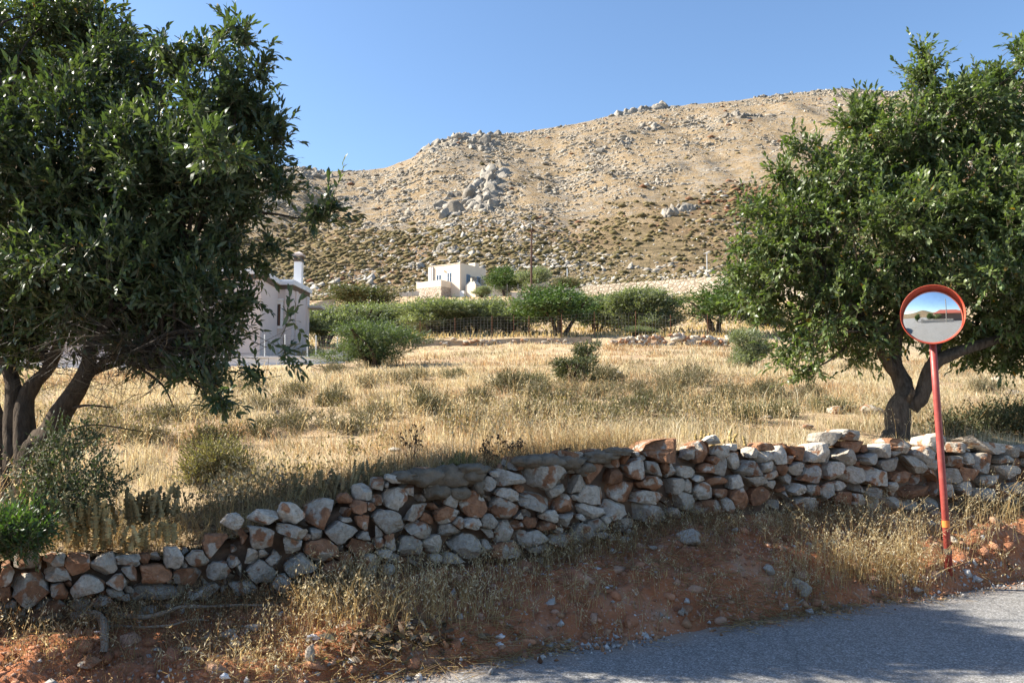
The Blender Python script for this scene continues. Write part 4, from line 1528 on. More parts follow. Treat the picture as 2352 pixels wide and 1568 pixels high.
# grey brown undershrub fuzz in irregular patches
rng = np.random.default_rng(88)
n = 26000
u = rng.uniform(-.72, .74, n)
Y = (ywall(u) + .6) * (1 + rng.random(n) ** 1.2 * 2.4)
X = u * Y
mk = fbm(X * .55 + 3, Y * .8, 4, 95) + .35 * fbm(X * 2.2, Y * 2.6, 3, 97)
kk = mk > .10 + .14 * rng.random(n)
X, Y = X[kk], Y[kk]
n = len(X)
B = np.stack([X, Y, gxy(X, Y)], -1)
tp = B + np.concatenate([rng.normal(0, .07, (n, 2)), rng.uniform(.07, .26, (n, 1))], -1)
cc = palette(rng, n, [(.25, .18, .11), (.20, .145, .085), (.31, .225, .145), (.18, .14, .08)], .14)
q = 4
pos = B[:, None] + (tp - B)[:, None] * rng.uniform(.35, 1, (n, q))[..., None] + rng.normal(0, .03, (n, q, 3))
V, Fc, C_ = join([strips(B, tp, .0025, rng, np.repeat(cc, 6, 0)), leaves4(pos.reshape(-1, 3), rng.normal(size=(n * q, 3)) + np.array([0, 0, .5]), np.full(n * q, .045), np.full(n * q, .016), rng, np.repeat(cc, q, 0))])
add("undershrubs", npmesh("undershrubs", V, Fc, C_), MBUSH, label="grey brown low undershrubs in patches across the dry field", kind="stuff", cat="scrub")

# weeds and litter on the shelf between the low wall and the left tree
n = 5200
a = rng.uniform(-4.2, 1.6, n)
b = -rng.uniform(.12, 1.0, n)
p2_ = wall_pt(a) + b[:, None] * N2
Z = gxy(p2_[:, 0], p2_[:, 1])
B = np.concatenate([p2_, Z[:, None]], -1)
cc = palette(rng, n, [(.40, .29, .15), (.48, .36, .19), (.30, .21, .115), (.24, .19, .10)], .15)
g1 = blades(B, rng.uniform(.05, .2, n), np.full(n, .005), rng.normal(0, .9, (n, 3)) * np.array([1, 1, 0]), rng, cc)
g2 = leaves4(B[::2] + np.array([0, 0, .015]), rng.normal(size=(len(B[::2]), 3)) * np.array([1, 1, .35]), np.full(len(B[::2]), .06), np.full(len(B[::2]), .02), rng, palette(rng, len(B[::2]), [(.17, .11, .065), (.25, .17, .10), (.11, .08, .05)], .15))
V, Fc, C_ = join([g1, g2])
add("shelf_weeds", npmesh("shelf_weeds", V, Fc, C_), MGRASS, label="tangled dry weeds and dead leaves on top of the low wall", kind="stuff", cat="weeds")
# ================================================================== HILLSIDE ROCKS AND SCRUB
def hit(px, py, y0=150.0, y1=560.0):
    """where the sight line through a photo pixel meets the slope."""
    u, t = ray(px, py)
    Ys = np.linspace(y0, y1, 1600)
    z = ground(np.full_like(Ys, float(u)), Ys)
    k = np.where(z >= EYE + float(t) * Ys)[0]
    Yh = Ys[k[0]] if len(k) else float(np.interp(float(u), RYU, RYY))
    return np.array([float(u) * Yh, Yh, float(ground(np.array([float(u)]), np.array([Yh]))[0])])


rng = np.random.default_rng(900)
RB1 = [rock_np(rng, 1, 4, 0.10, 0.7) for _ in range(8)]
OV = np.array([[1, 0, 0], [0, 1, 0], [-1, 0, 0], [0, -1, 0], [0, 0, 1], [0, 0, -1.0]])
OF = np.array([[0, 1, 4], [1, 2, 4], [2, 3, 4], [3, 0, 4], [1, 0, 5], [2, 1, 5], [3, 2, 5], [0, 3, 5]])
RB0 = [(OV * (1 + .3 * rng.normal(size=(6, 1))) + .18 * rng.normal(size=(6, 3)), OF) for _ in range(12)]
RB2 = [rock_np(rng, 2, 8, 0.05, 0.8) for _ in range(8)]
RB3 = [rock_np(rng, 3, 26, 0.045, 1.15) for _ in range(10)]


def slope_points(n, rng, ulo=-0.36, uhi=0.72):
    u = rng.uniform(ulo, uhi, n)
    yr = np.interp(u, RYU, RYY)
    Y = 160 + (yr + 4 - 160) * rng.random(n) ** 0.85
    Z = ground(u, Y)
    return u, Y, Z


u, Y, Z = slope_points(90000, rng)
sm = scrub_mask(u, Y, Z)
X = u * Y
dens = fbm(X / 30, Y / 45, 4, 51) + 0.7 * fbm(X / 7, Y / 10, 3, 54)
sel = rng.random(len(u)) < np.clip(0.26 + 0.9 * dens, 0.06, 1) * (1 - 0.45 * sm)
u, Y, Z, sm, X, dens = u[sel], Y[sel], Z[sel], sm[sel], X[sel], dens[sel]
n = len(u)
sz = 0.30 * (1 + rng.pareto(3.0, n)) * (1 + 0.8 * np.clip(dens, 0, 1))
sz = np.minimum(sz, 1.5) * np.clip(Y / 260, 0.6, 1.4)
scl = np.stack([sz * rng.uniform(.9, 1.7, n), sz * rng.uniform(.8, 1.2, n), sz * rng.uniform(.5, .95, n)], -1)
col = np.where((sm > 0.5)[:, None], palette(rng, n, [(0.38, 0.345, 0.295), (0.32, 0.29, 0.245), (0.44, 0.405, 0.35)], .08), palette(rng, n, [(0.33, 0.29, 0.235), (0.29, 0.252, 0.20), (0.37, 0.33, 0.27), (0.23, 0.20, 0.155)], .08))
pos = np.stack([X, Y, Z - 0.12 * sz], -1)
bigm = sz > 1.15
V, Fc, C_ = scatter(RB0, pos[~bigm], scl[~bigm], rng, col[~bigm], .15)
add("hillside_stones", npmesh("hillside_stones", V, Fc, C_), MHROCK, label="pale stones strewn over the dry hillside", kind="stuff", cat="stones")
V, Fc, C_ = scatter(RB1, pos[bigm], scl[bigm], rng, col[bigm], .2)
add("hillside_boulders", npmesh("hillside_boulders", V, Fc, C_), MHROCK, label="larger grey boulders scattered over the hillside", kind="stuff", cat="boulders")

u, Y, Z = slope_points(52000, rng)
sm = scrub_mask(u, Y, Z)
X = u * Y
dn = fbm(X / 26, Y / 34, 4, 57)
sel = rng.random(len(u)) < sm * np.clip(0.75 + 0.9 * dn, 0.1, 1) * 0.95 + 0.006 * (1 - sm)
u, Y, Z, X = u[sel], Y[sel], Z[sel], X[sel]
n = len(u)
sz = np.minimum(rng.uniform(.32, .68, n) * (1 + rng.pareto(3.6, n)), 1.25) * np.clip(Y / 230, 0.75, 1.25)
red = (fbm(X / 40, Y / 60, 3, 59) + 0.012 * (Z - 45) + 0.5 * rng.normal(size=n) * 0.6) > 0.55
col = np.where(red[:, None], palette(rng, n, [(0.20, 0.105, 0.06), (0.25, 0.14, 0.085)], .12), palette(rng, n, [(0.145, 0.118, 0.055), (0.18, 0.142, 0.07), (0.115, 0.096, 0.045), (0.22, 0.17, 0.09)], .12))
SB1 = [(OV * (1 + .22 * rng.normal(size=(6, 1))) * np.array([1, 1, .75]), OF) for _ in range(8)]
V, Fc, C_ = scatter(SB1, np.stack([X, Y, Z + .12 * sz], -1), np.stack([sz * rng.uniform(.8, 1.5, n), sz, sz * rng.uniform(.7, 1.0, n)], -1), rng, col, .1)
add("hillside_scrub", npmesh("hillside_scrub", V, Fc, C_), MSCRUB, label="low brown and olive scrub dotting the lower hillside", kind="stuff", cat="scrub")


# bedrock ledges that run along the slope
ps_, ss_, cs_ = [], [], []
for _ in range(170):
    u0 = rng.uniform(-.34, .62)
    y0_ = rng.uniform(190, float(np.interp(u0, RYU, RYY)) - 4)
    m_ = int(rng.integers(6, 26))
    x_ = u0 * y0_ + np.cumsum(rng.uniform(.5, 1.7, m_))
    y_ = y0_ + np.cumsum(rng.normal(0, .8, m_)) + rng.normal(0, .5, m_)
    k_ = rng.uniform(.45, 1.15) * rng.uniform(.6, 1.3, m_) * np.sin(np.linspace(.3, 2.9, m_)) * 1.25
    ps_.append(np.stack([x_, y_, gxy(x_, y_) - .25 * k_], -1))
    ss_.append(np.stack([k_ * 1.4, k_, k_ * .85], -1))
    cs_.append(palette(rng, m_, [(0.36, 0.325, 0.27), (0.30, 0.27, 0.225), (0.41, 0.37, 0.31)], .07))
V, Fc, C_ = scatter(RB1, np.vstack(ps_), np.vstack(ss_), rng, np.vstack(cs_), .2)
add("rock_ledges", npmesh("rock_ledges", V, Fc, C_), MHROCK, label="grey bedrock ledges breaking through the dry hillside", kind="stuff", cat="rock")


def outcrop(label, spots, seed, n, lo, hi, dark=1.0):
    """spots: (px,py,rx,ry) ellipses in the photo; rocks set into the slope there."""
    rng = np.random.default_rng(seed)
    ps, ss = [], []
    w_ = np.array([s_[2] * s_[3] for s_ in spots], float)
    n = int(n * 1.3)
    for _ in range(n):
        s_ = spots[rng.choice(len(spots), p=w_ / w_.sum())]
        a, q = rng.uniform(0, 6.28), math.sqrt(rng.random())
        h_ = hit(s_[0] + math.cos(a) * q * s_[2], s_[1] + math.sin(a) * q * s_[3])
        k = 1.3 * rng.uniform(lo, hi) * (1.15 - 0.5 * q)
        ps.append(h_ + np.array([0, 0, k * rng.uniform(-.75, -.15)]))
        ss.append((k * rng.uniform(.9, 1.6), k * rng.uniform(.8, 1.2), k * rng.uniform(.7, 1.25)))
    ps, ss = np.array(ps), np.array(ss)
    o_ = ps.mean(0)
    col = palette(rng, n, [(0.30, 0.27, 0.225), (0.25, 0.222, 0.185), (0.34, 0.305, 0.255)], .07) * dark
    t = thing("rock_outcrop", label, "rock outcrop", tuple(o_))
    for i in range(n):
        b = add("boulder", OUTM[rng.integers(0, len(OUTM))], MOUT, t, loc=Vector(ps[i] - o_))
        b.rotation_euler = (rng.normal(0, .2), rng.normal(0, .2), rng.uniform(0, 6.28))
        b.scale = tuple(ss[i])
        b.color = (*col[i], 1)


OUTM = [npmesh("boulder", V_, F_) for V_, F_ in RB3]
_t = NT("outcrop_rock")
_n = _t.noise(2.2, 7, .68)
_t.bump(_n, 1.0, .5)
MOUT = _t.fin(_t.mix(1.0, _t.objcol(), _t.ramp(_n, [(.25, .6), (.75, 1.3)]), 'MULTIPLY'), .95, .1)
outcrop("rocky knob on the skyline right of centre", [(1470, 243, 55, 14), (1440, 255, 38, 10), (1515, 245, 38, 9)], 1, 60, 1.6, 4.6)
outcrop("long cliff band on the skyline above the cream house", [(1040, 322, 60, 14), (1090, 308, 45, 12), (990, 342, 28, 10), (1150, 306, 30, 8), (1110, 335, 40, 10)], 2, 90, 1.3, 3.8)
outcrop("grey rock outcrop tumbling down the middle of the hillside", [(1140, 395, 38, 18), (1120, 430, 45, 22), (1070, 465, 55, 22), (1030, 485, 34, 14), (1110, 465, 34, 18)], 3, 120, 1.2, 3.9)
outcrop("grey rock knob on the left skyline beside the tree", [(715, 392, 34, 12), (690, 400, 26, 12), (735, 405, 30, 10)], 4, 50, 1.2, 3.0)
outcrop("dark ledge of rocks high on the right slope", [(1700, 265, 48, 6), (1665, 275, 20, 5)], 5, 36, 1.2, 2.6, .8)
outcrop("thin rock ledge on the right skyline", [(1770, 216, 50, 4), (1815, 210, 26, 4)], 6, 34, 1.2, 2.4, .85)
outcrop("rounded grey boulders in the scrub near the right tree", [(1575, 480, 28, 12), (1545, 490, 24, 8)], 7, 22, 1.0, 2.8)
outcrop("rocks in the middle of the upper right slope", [(1495, 290, 30, 10), (1530, 325, 26, 6), (1440, 325, 34, 8), (1370, 340, 30, 6)], 8, 60, .9, 2.3)
outcrop("pale ledge of rocks on the left slope above the chimney", [(820, 455, 40, 6), (780, 470, 36, 6), (860, 440, 30, 5)], 9, 45, .9, 2.0)
outcrop("pale boulders in the scrub above the cream house", [(1030, 575, 34, 9), (1075, 580, 26, 8), (950, 610, 30, 7)], 10, 50, .7, 1.7, 1.2)

# ================================================================== BUILDINGS
WHITE = plain("white_render", (0.74, 0.73, 0.72), 0.85, 0.2, .05, 2, .15)
CREAM = plain("cream_render", (0.74, 0.63, 0.50), 0.85, 0.2, .06, .8, .15)
LILAC = plain("pale_grey_render", (0.66, 0.57, 0.52), 0.85, 0.2, .05, 1.2, .1)
BROWN = plain("brown_paint", (0.11, 0.075, 0.055), 0.7, 0.3, .1, 4)
DKWOOD = plain("dark_wood", (0.10, 0.05, 0.03), 0.6, 0.3, .2, 9)
GLASS = plain("window_glass", (0.03, 0.04, 0.05), 0.08, 0.6, .1, 3)
BLUE = plain("blue_frame", (0.14, 0.24, 0.38), 0.5, 0.4, .1, 3)
STONEW = m_masonry("rubble_cladding", 2.6, (0.58, 0.50, 0.41), (0.36, 0.25, 0.17), (0.60, 0.53, 0.45))
STONER = m_masonry("rubble_retaining", 1.15, (0.42, 0.365, 0.295), (0.28, 0.23, 0.175), (0.19, 0.155, 0.115))
CONC = plain("concrete", (0.52, 0.48, 0.42), 0.9, 0.15, .1, 1.0, .3)

# ---- pale house on the left
hz = 7.72                                           # top of its parapet
gz0 = P(660, 835, 38).z - 0.4
hl = thing("white_house", "pale rendered house with brown cornice band, partly hidden by the left tree", "house", (-11.8, 40.0, gz0))


def HL(mb, name, mat, parent=hl, **kw):
    mb.v = [(x + 11.8, y - 40.0, z - gz0) for x, y, z in mb.v]
    return mb.build(name, mat, parent, **kw)


foot = [(-11.55, 36.7), (-11.72, 40.0), (-11.05, 40.0), (-10.95, 43.0), (-15.0, 47.0), (-24, 47.0), (-24, 36.7)]


def grow(poly, d):
    """outset of the seven-cornered footprint."""
    sx = [1, 1, 1, 1, 1, -1, -1]
    sy = [-1, -1, -1, 1, 1, 1, -1]
    return [(x + d * a, y + d * b) for (x, y), a, b in zip(poly, sx, sy)]


HL(MB().prism(foot, gz0 - 1.0, hz - 0.12), "wall", LILAC)
HL(MB().prism(grow(foot, 0.05), hz - 0.42, hz - 0.20), "cornice_band", BROWN)
HL(MB().prism(grow(foot, 0.14), hz - 0.20, hz - 0.02), "cornice", WHITE)
HL(MB().prism(grow(foot, 0.08), hz - 0.02, hz + 0.08), "parapet_cap", WHITE)
HL(MB().box(-11.36, -11.0, 39.93, 40.03, gz0 - 1, hz - 0.42), "corner_pilaster", LILAC)
HL(MB().box(-11.02, -10.96, 40.6, 41.0, gz0 - 1, hz - 0.42), "corner_pilaster", LILAC)
HL(MB().box(-11.0, -10.90, 42.5, 43.02, gz0 - 1, hz - 0.42), "corner_pilaster", LILAC)
ch = HL(MB().box(-11.62, -11.22, 42.4, 42.8, hz - 0.3, 9.15), "chimney", WHITE)
HL(MB().box(-11.66, -11.18, 42.36, 42.84, 9.15, 9.25), "chimney_collar", BROWN, ch)
mb = MB()
for xx in (-11.64, -11.30):
    for yy in (42.38, 42.72):
        mb.box(xx, xx + .10, yy, yy + .10, 9.25, 9.47)
HL(mb, "vent_posts", BROWN, ch)
mb = MB()
b_ = [(-11.70, 42.32, 9.47), (-11.14, 42.32, 9.47), (-11.14, 42.88, 9.47), (-11.70, 42.88, 9.47)]
mb.v = b_ + [(x, y, 9.56) for x, y, _ in b_] + [(-11.42, 42.6, 9.74)]
mb.f = [(3, 2, 1, 0), (0, 1, 5, 4), (1, 2, 6, 5), (2, 3, 7, 6), (3, 0, 4, 7), (4, 5, 8), (5, 6, 8), (6, 7, 8), (7, 4, 8)]
HL(mb, "chimney_cap", plain("cap_render", (0.45, 0.38, 0.34), .8), ch)
zt_, zb2 = P(640, 690, 40).z, P(640, 754, 40).z
wx0, wx1 = P(628, 700, 40).x, P(651, 700, 40).x
win = HL(MB().box(wx0, wx1, 39.92, 40.02, zb2, zt_), "window", WHITE)
HL(MB().box(wx0 - .05, wx1 + .05, 39.86, 40.02, zt_, zt_ + .10), "lintel", WHITE, win)
HL(MB().box(wx0 + .12, wx1 - .12, 39.90, 40.0, zb2 + .14, zt_ - .18), "shutter", DKWOOD, win)
HL(MB().box(wx0 + .18, wx1 - .22, 39.885, 39.99, zb2 + .20, zt_ - .24), "pane", GLASS, win)
ly0, ly1 = 39.88, 40.0
lw_ = HL(MB().box(wx0 - .1, wx1 - .12, 39.94, 40.02, P(630, 815, 40).z, P(630, 775, 40).z), "window", WHITE)
mb = MB()
for i in range(6):
    x_ = wx0 - .05 + i * .07
    mb.box(x_, x_ + .02, 39.90, 39.935, P(630, 813, 40).z, P(630, 777, 40).z)
HL(mb, "window_bars", plain("white_metal", (0.7, 0.7, 0.7), .5), lw_)
HL(MB().box(-10.9, -10.2, 42.6, 43.6, P(715, 708, 43).z, P(715, 703, 43).z), "door_canopy", CONC)

# white boundary wall in front of it
a_, b_ = P(200, 846, 29.0), P(792, 822, 29.0)
mb = MB().box(0, 1, 0, .2, 0, 1)
xw0, xw1 = P(-200, 830, 29).x, P(790, 830, 29).x
zw1 = P(650, 817, 29).z
o_ = MB().box(xw0, xw1, 29.0, 29.22, zw1 - 1.8, zw1 - 0.06).build("boundary_wall", WHITE, label="low white boundary wall below the pale house", cat="wall", kind="thing")
MB().box(xw0, xw1 + .03, 28.96, 29.26, zw1 - 0.06, zw1).build("coping", WHITE, o_)
sx0, sx1 = P(745, 810, 31).x, P(800, 810, 31).x
sh = thing("white_shed", "small white block with flat tiled top beside the olive bush", "shed", (sx0, 31, zw1))
MB().box(0, sx1 - sx0, 0, .9, -1.2, P(760, 799, 31).z - zw1).build("wall", WHITE, sh)
MB().box(-.12, sx1 - sx0 + .1, -.1, 1.0, P(760, 799, 31).z - zw1, P(760, 796.5, 31).z - zw1).build("roof_slab", plain("old_tile", (0.30, 0.19, 0.14), .9), sh)

# ---- cream house on the slope
zg = 20.2
hx, hy = -9.8, 150.0
ang = math.atan2(-0.40, 0.916) - R(10)
hh_ = thing("cream_house", "cream cubic house on the slope with blue windows and stone terrace", "house", (hx, hy, zg), ang)
rz = 28.25 - zg
fl = 23.9 - zg
wl_ = MB().box(-7.45, 0, 0, 8.4, -2.5, rz).build("wall", CREAM, hh_)
MB().box(-7.45, 0.0, -0.02, 0.30, rz, rz + .10).build("parapet", CREAM, hh_)
MB().box(-0.30, 0.02, 0.3, 8.4, rz, rz + .10).build("parapet", CREAM, hh_)
MB().box(-0.22, 0.05, -0.05, 0.22, rz + .08, rz + .32).build("corner_stub", CREAM, hh_)
MB().box(-1.9, -0.3, 5.2, 6.6, rz, rz + .9).build("roof_hatch", CREAM, hh_)
MB().box(-6.75, -6.40, -0.25, 0, fl, rz - 0.15).build("rain_duct", plain("duct_grey", (0.55, 0.55, 0.56), .7), hh_)
MB().box(-7.5, -6.75, -0.30, 0, -1, rz - .02).build("corner_pier", CREAM, hh_)


def cream_window(x0, x1, z0, z1):
    wdw = MB().box(x0, x1, -0.03, .02, z0, z1).build("window", WHITE, hh_)
    mid_ = (x0 + x1) / 2
    for q0, q1 in ((x0 + .12, mid_ - .10), (mid_ + .10, x1 - .12)):
        leaf = MB().box(q0, q1, -0.055, -.028, z0 + .08, z1 - .12).build("casement", BLUE, wdw)
        n_ = 3
        for i in range(n_):
            za = z0 + .14 + i * (z1 - z0 - .30) / n_
            MB().box(q0 + .06, q1 - .06, -0.07, -.05, za, za + (z1 - z0 - .30) / n_ - .08).build("pane", GLASS, wdw)
    return wdw


cream_window(-5.7, -4.45, fl + .1, 26.55 - zg)
cream_window(-3.1, -1.95, fl + .1, 26.75 - zg)
mb = MB()
mb.tube([(-3.9, -0.06, 27.1 - zg), (-3.6, -0.25, 27.12 - zg), (-3.35, -.1, 26.95 - zg)], .10, 6)
mb.build("spout", CREAM, hh_)
ter = MB().box(-8.1, -2.1, -3.0, 0, -2.5, 23.65 - zg).build("terrace_base", STONEW, hh_, label="rubble stone base of the terrace")
mb = MB().box(-8.1, -2.1, -3.02, -2.75, 23.65 - zg, 24.85 - zg).box(-2.35, -2.08, -2.75, -.02, 23.65 - zg, 24.85 - zg).box(-8.12, -7.85, -2.75, -.02, 23.65 - zg, 24.85 - zg)
mb.build("terrace_parapet", CREAM, hh_)
MB().box(-9.6, -1.6, -3.3, -3.0, -2.5, 20.95 - zg).build("plinth", CONC, hh_)
side = MB().box(0.0, .08, 3.0, 8.38, 0, 26.2 - zg).build("stone_cladding", STONEW, hh_)
for y0_ in (2.0, 5.4):
    wdw = MB().box(-.02, .11, y0_, y0_ + 1.1, 24.3 - zg, 26.4 - zg).build("side_window", BLUE, hh_)
    MB().box(.09, .13, y0_ + .15, y0_ + .95, 24.4 - zg, 26.3 - zg).build("pane", GLASS, wdw)
ov = MB().prism([(0.9, 0.6), (3.2, 0.6), (3.2, 2.6), (0.9, 2.6)], -2.0, 24.0 - zg)
ov.build("stair_block", CREAM, hh_)
mb = MB()
mb.v = [(0.9, .6, 24.0 - zg), (3.2, .6, 24.0 - zg), (3.2, 2.6, 24.0 - zg), (.9, 2.6, 24.0 - zg), (1.5, .9, 24.7 - zg), (2.6, .9, 24.7 - zg), (2.6, 2.3, 24.7 - zg), (1.5, 2.3, 24.7 - zg)]
mb.f = [(0, 1, 5, 4), (1, 2, 6, 5), (2, 3, 7, 6), (3, 0, 4, 7), (4, 5, 6, 7)]
mb.build("stair_block_top", CREAM, hh_)
MB().box(1.9, 2.2, .75, 1.05, 24.7 - zg, 25.3 - zg).build("flue", CREAM, hh_)
MB().box(0.05, 1.0, -.1, .5, -2.0, 22.9 - zg).build("low_step_wall", WHITE, hh_)


def long_wall(name, pts, th, mat, label, cat="wall", depth=2.0):
    """pts: (px, pytop, pybottom, Y)."""
    mb = MB()
    L_ = [(P(x, yt, Y), P(x, yb, Y)) for x, yt, yb, Y in pts]
    o = L_[0][1]
    for i, (t_, b_) in enumerate(L_):
        mb.v += [(t_.x - o.x, t_.y - o.y, b_.z - depth - o.z), (t_.x - o.x, t_.y - o.y, t_.z - o.z), (t_.x - o.x, t_.y + th - o.y, t_.z - o.z), (t_.x - o.x, t_.y + th - o.y, b_.z - depth - o.z)]
        if i:
            a = (i - 1) * 4
            c = i * 4
            mb.f += [(a, c, c + 1, a + 1), (a + 1, c + 1, c + 2, a + 2), (a + 2, c + 2, c + 3, a + 3)]
    n = len(L_) * 4
    mb.f += [(0, 1, 2, 3), (n - 1, n - 2, n - 3, n - 4)]
    return mb.build(name, mat, label=label, cat=cat, loc=o, kind="thing")


long_wall("retaining_wall", [(1300, 659, 672, 142), (1400, 651, 672, 134), (1500, 645, 676, 127), (1600, 638, 680, 120), (1720, 629, 684, 110), (1900, 618, 690, 100)], .6, STONER,
          "long pale rubble stone retaining wall across the slope behind the olives")
long_wall("white_wall", [(1093, 657, 684, 149), (1130, 657, 684, 149), (1172, 656, 684, 149)], .4, WHITE, "white garden wall right of the cream house")
long_wall("white_wall", [(1212, 652, 672, 140), (1240, 650, 672, 140), (1262, 645, 672, 140)], .4, CREAM, "short pale wall below the round olive tree")
long_wall("concrete_slope_wall", [(1175, 672, 690, 122), (1240, 670, 690, 122), (1300, 660, 690, 122), (1330, 662, 690, 122)], .5, CONC, "low pale concrete wall under the utility pole")
long_wall("grey_slope_wall", [(705, 702, 712, 90), (740, 690, 706, 92), (770, 686, 700, 93)], .4, CONC, "slanting grey wall between pale house and brown shrub tree")
long_wall("terrace_rail_wall", [(918, 672, 678, 144), (962, 668, 676, 144)], .3, CONC, "thin pale rail left of the cream house terrace", depth=.2)

# terrace walls of loose stone in the field, with separate stones
TERR = [(945, 778, 792, 38.6), (1010, 780, 792, 38.6), (1080, 782, 794, 38.5), (1180, 776, 790, 38.6), (1260, 776, 790, 38.6), (1360, 772, 790, 38.6)]
tw_ = long_wall("terrace_wall", TERR, .5, plain("terrace_earth", (0.36, 0.29, 0.21), .95, .1, .3, 3, .8), "low crumbling terrace wall below the olive grove", depth=.3)
tw_["kind"] = "thing"
rngT = np.random.default_rng(33)
for (x0, x1, ya, yb, n_) in ((950, 1350, 778, 792, 46), (1285, 1330, 785, 797, 10)):
    for i in range(n_):
        x = rngT.uniform(x0, x1)
        V_, F_ = RB2[rngT.integers(0, 8)]
        k_ = rngT.uniform(.07, .16)
        st = add("stone", npmesh("stone", V_ * k_ * np.array([1.4, 1, .8]), F_), MSTONE, tw_, loc=P(x, rngT.uniform(ya, yb), 38.45) - tw_.location)
        st.color = (rngT.choice([.1, .2, .5, .7]), 1.1, rngT.random(), 1)
rub = thing("rubble_wall", "tumbled pale stone wall in the grass below the fence, right of centre", "stone wall", tuple(P(1560, 790, 38.3)))
rub["kind"] = "thing"
for i in range(150):
    x = rngT.uniform(1395, 1680)
    top_ = np.interp(x, [1395, 1450, 1520, 1600, 1680], [784, 776, 768, 771, 772])
    V_, F_ = RB2[rngT.integers(0, 8)]
    k_ = rngT.uniform(.10, .24)
    st = add("stone", npmesh("stone", V_ * k_ * np.array([1.4, 1, .85]), F_), MSTONE, rub, loc=P(x, rngT.uniform(top_, 796), 38.2) - rub.location)
    st.color = (rngT.choice([.1, .15, .3, .6, .8]), 1.15, rngT.random(), 1)
    st.rotation_euler = (rngT.normal(0, .3), rngT.normal(0, .3), rngT.uniform(0, 6.28))

# ================================================================== FENCES, POLES, WIRES
WIRE = plain("fence_wire", (0.20, 0.19, 0.18), .5, .4, .1, 3, 0, .3)
RUSTY = plain("rusty_post", (0.16, 0.075, 0.045), .8, .2, .2, 6)
GALV = plain("galvanised", (0.55, 0.55, 0.54), .45, .5, .08, 5, 0, .4)


def fence(label, pts, step, nrow, posts, wire_w, postmat, post_r):
    """pts: (px, pytop, pybottom, Y) polyline; posts: list of (px,) columns."""
    tp = np.array([list(P(x, yt, Y)) for x, yt, yb, Y in pts])
    bt = np.array([list(P(x, yb, Y)) for x, yt, yb, Y in pts])
    o = Vector(bt[0])
    t = thing("wire_fence", label, "fence", tuple(o))
    seg = np.r_[0, np.cumsum(np.linalg.norm(np.diff(bt, axis=0), axis=1))]
    s = np.arange(0, seg[-1], step)
    T = np.stack([np.interp(s, seg, tp[:, k]) for k in range(3)], -1) - np.array(o)
    Bm = np.stack([np.interp(s, seg, bt[:, k]) for k in range(3)], -1) - np.array(o)
    r_ = np.random.default_rng(7)
    parts = [strips(Bm, T, wire_w, r_, np.zeros(3))]
    for j in range(nrow):
        f = j / (nrow - 1)
        L_ = Bm * (1 - f) + T * f
        parts.append(strips(L_[:-1], L_[1:], wire_w, r_, np.zeros(3)))
    V, Fc, _ = join(parts)
    add("wire_mesh", npmesh("wire_mesh", V, Fc), WIRE, t, kind="stuff")
    pxs = [p_[0] for p_ in pts]
    for x in posts:
        Yp = float(np.interp(x, pxs, [p_[3] for p_ in pts]))
        a, b = P(x, np.interp(x, pxs, [p_[1] for p_ in pts]) - 4, Yp), P(x, np.interp(x, pxs, [p_[2] for p_ in pts]) + 6, Yp)
        mb = MB().tube([b - o, a - o], post_r, 6)
        mb.build("post", postmat, t)
    return t


fence("square mesh wire fence along the front of the olive grove", [(705, 772, 822, 40), (800, 770, 818, 40), (880, 745, 790, 40.5), (960, 740, 782, 40.5), (1090, 728, 778, 40.5), (1250, 728, 778, 40.5), (1340, 720, 776, 40.5), (1460, 718, 776, 40.5),
       (1560, 728, 776, 40.5), (1690, 720, 775, 40.5), (1790, 716, 774, 40.5), (1860, 716, 774, 40.5)], .17, 9, [705, 725, 757, 790, 870, 965, 1045, 1130, 1180, 1215, 1290, 1365, 1460, 1540, 1625, 1700, 1790], .0065, RUSTY, .018)
fence("pale wire fence on the white boundary wall by the house", [(590, 772, 824, 29.1), (650, 771, 823, 29.1), (705, 772, 822, 29.1), (775, 775, 822, 29.1)], .11, 10, [608, 655, 706, 726, 775], .004, GALV, .022)
fence("fine grey mesh fence on the white wall beside cream house", [(1135, 657, 676, 138), (1165, 656, 676, 138), (1212, 655, 676, 138)], .25, 6, [1135, 1165, 1190, 1212], .012, WIRE, .05)
fence("thin fence left of the cream house terrace", [(905, 676, 690, 143), (935, 672, 690, 143), (960, 668, 690, 143)], .6, 4, [905, 918, 935, 948], .015, WIRE, .05)

pz = G(1220, 84)
pl = thing("utility_pole", "tall thin rusty brown utility pole rising above the olive grove", "utility pole", (float(P(1220, 680, 84).x), 84, P(1220, 700, 84).z))
ptop = P(1221, 524, 84) - Vector(pl.location)
MB().tube([(0, 0, -1.5), tuple(ptop * 0.5), tuple(ptop)], [.11, .10, .075], 8).build("pole", plain("rusted_pole", (0.075, 0.04, 0.03), .8), pl)
MB().box(ptop.x - .35, ptop.x + .35, -.04, .04, ptop.z - .35, ptop.z - .27).build("crossarm", RUSTY, pl)
MB().tube([(ptop.x, 0, ptop.z), (ptop.x, 0, ptop.z + .3)], .03, 6).build("insulator", GALV, pl)
MCAB = plain("black_cable", (0.05, 0.045, 0.04), .6)


def cable(label, a, b, sag, r):
    pts = []
    for i in range(25):
        f = i / 24
        q = a * (1 - f) + b * f
        q = q - Vector((0, 0, sag * 4 * f * (1 - f)))
        pts.append(q - a)
    MB().tube(pts, r, 5).build("overhead_cable", MCAB, label=label, cat="cable", loc=a)


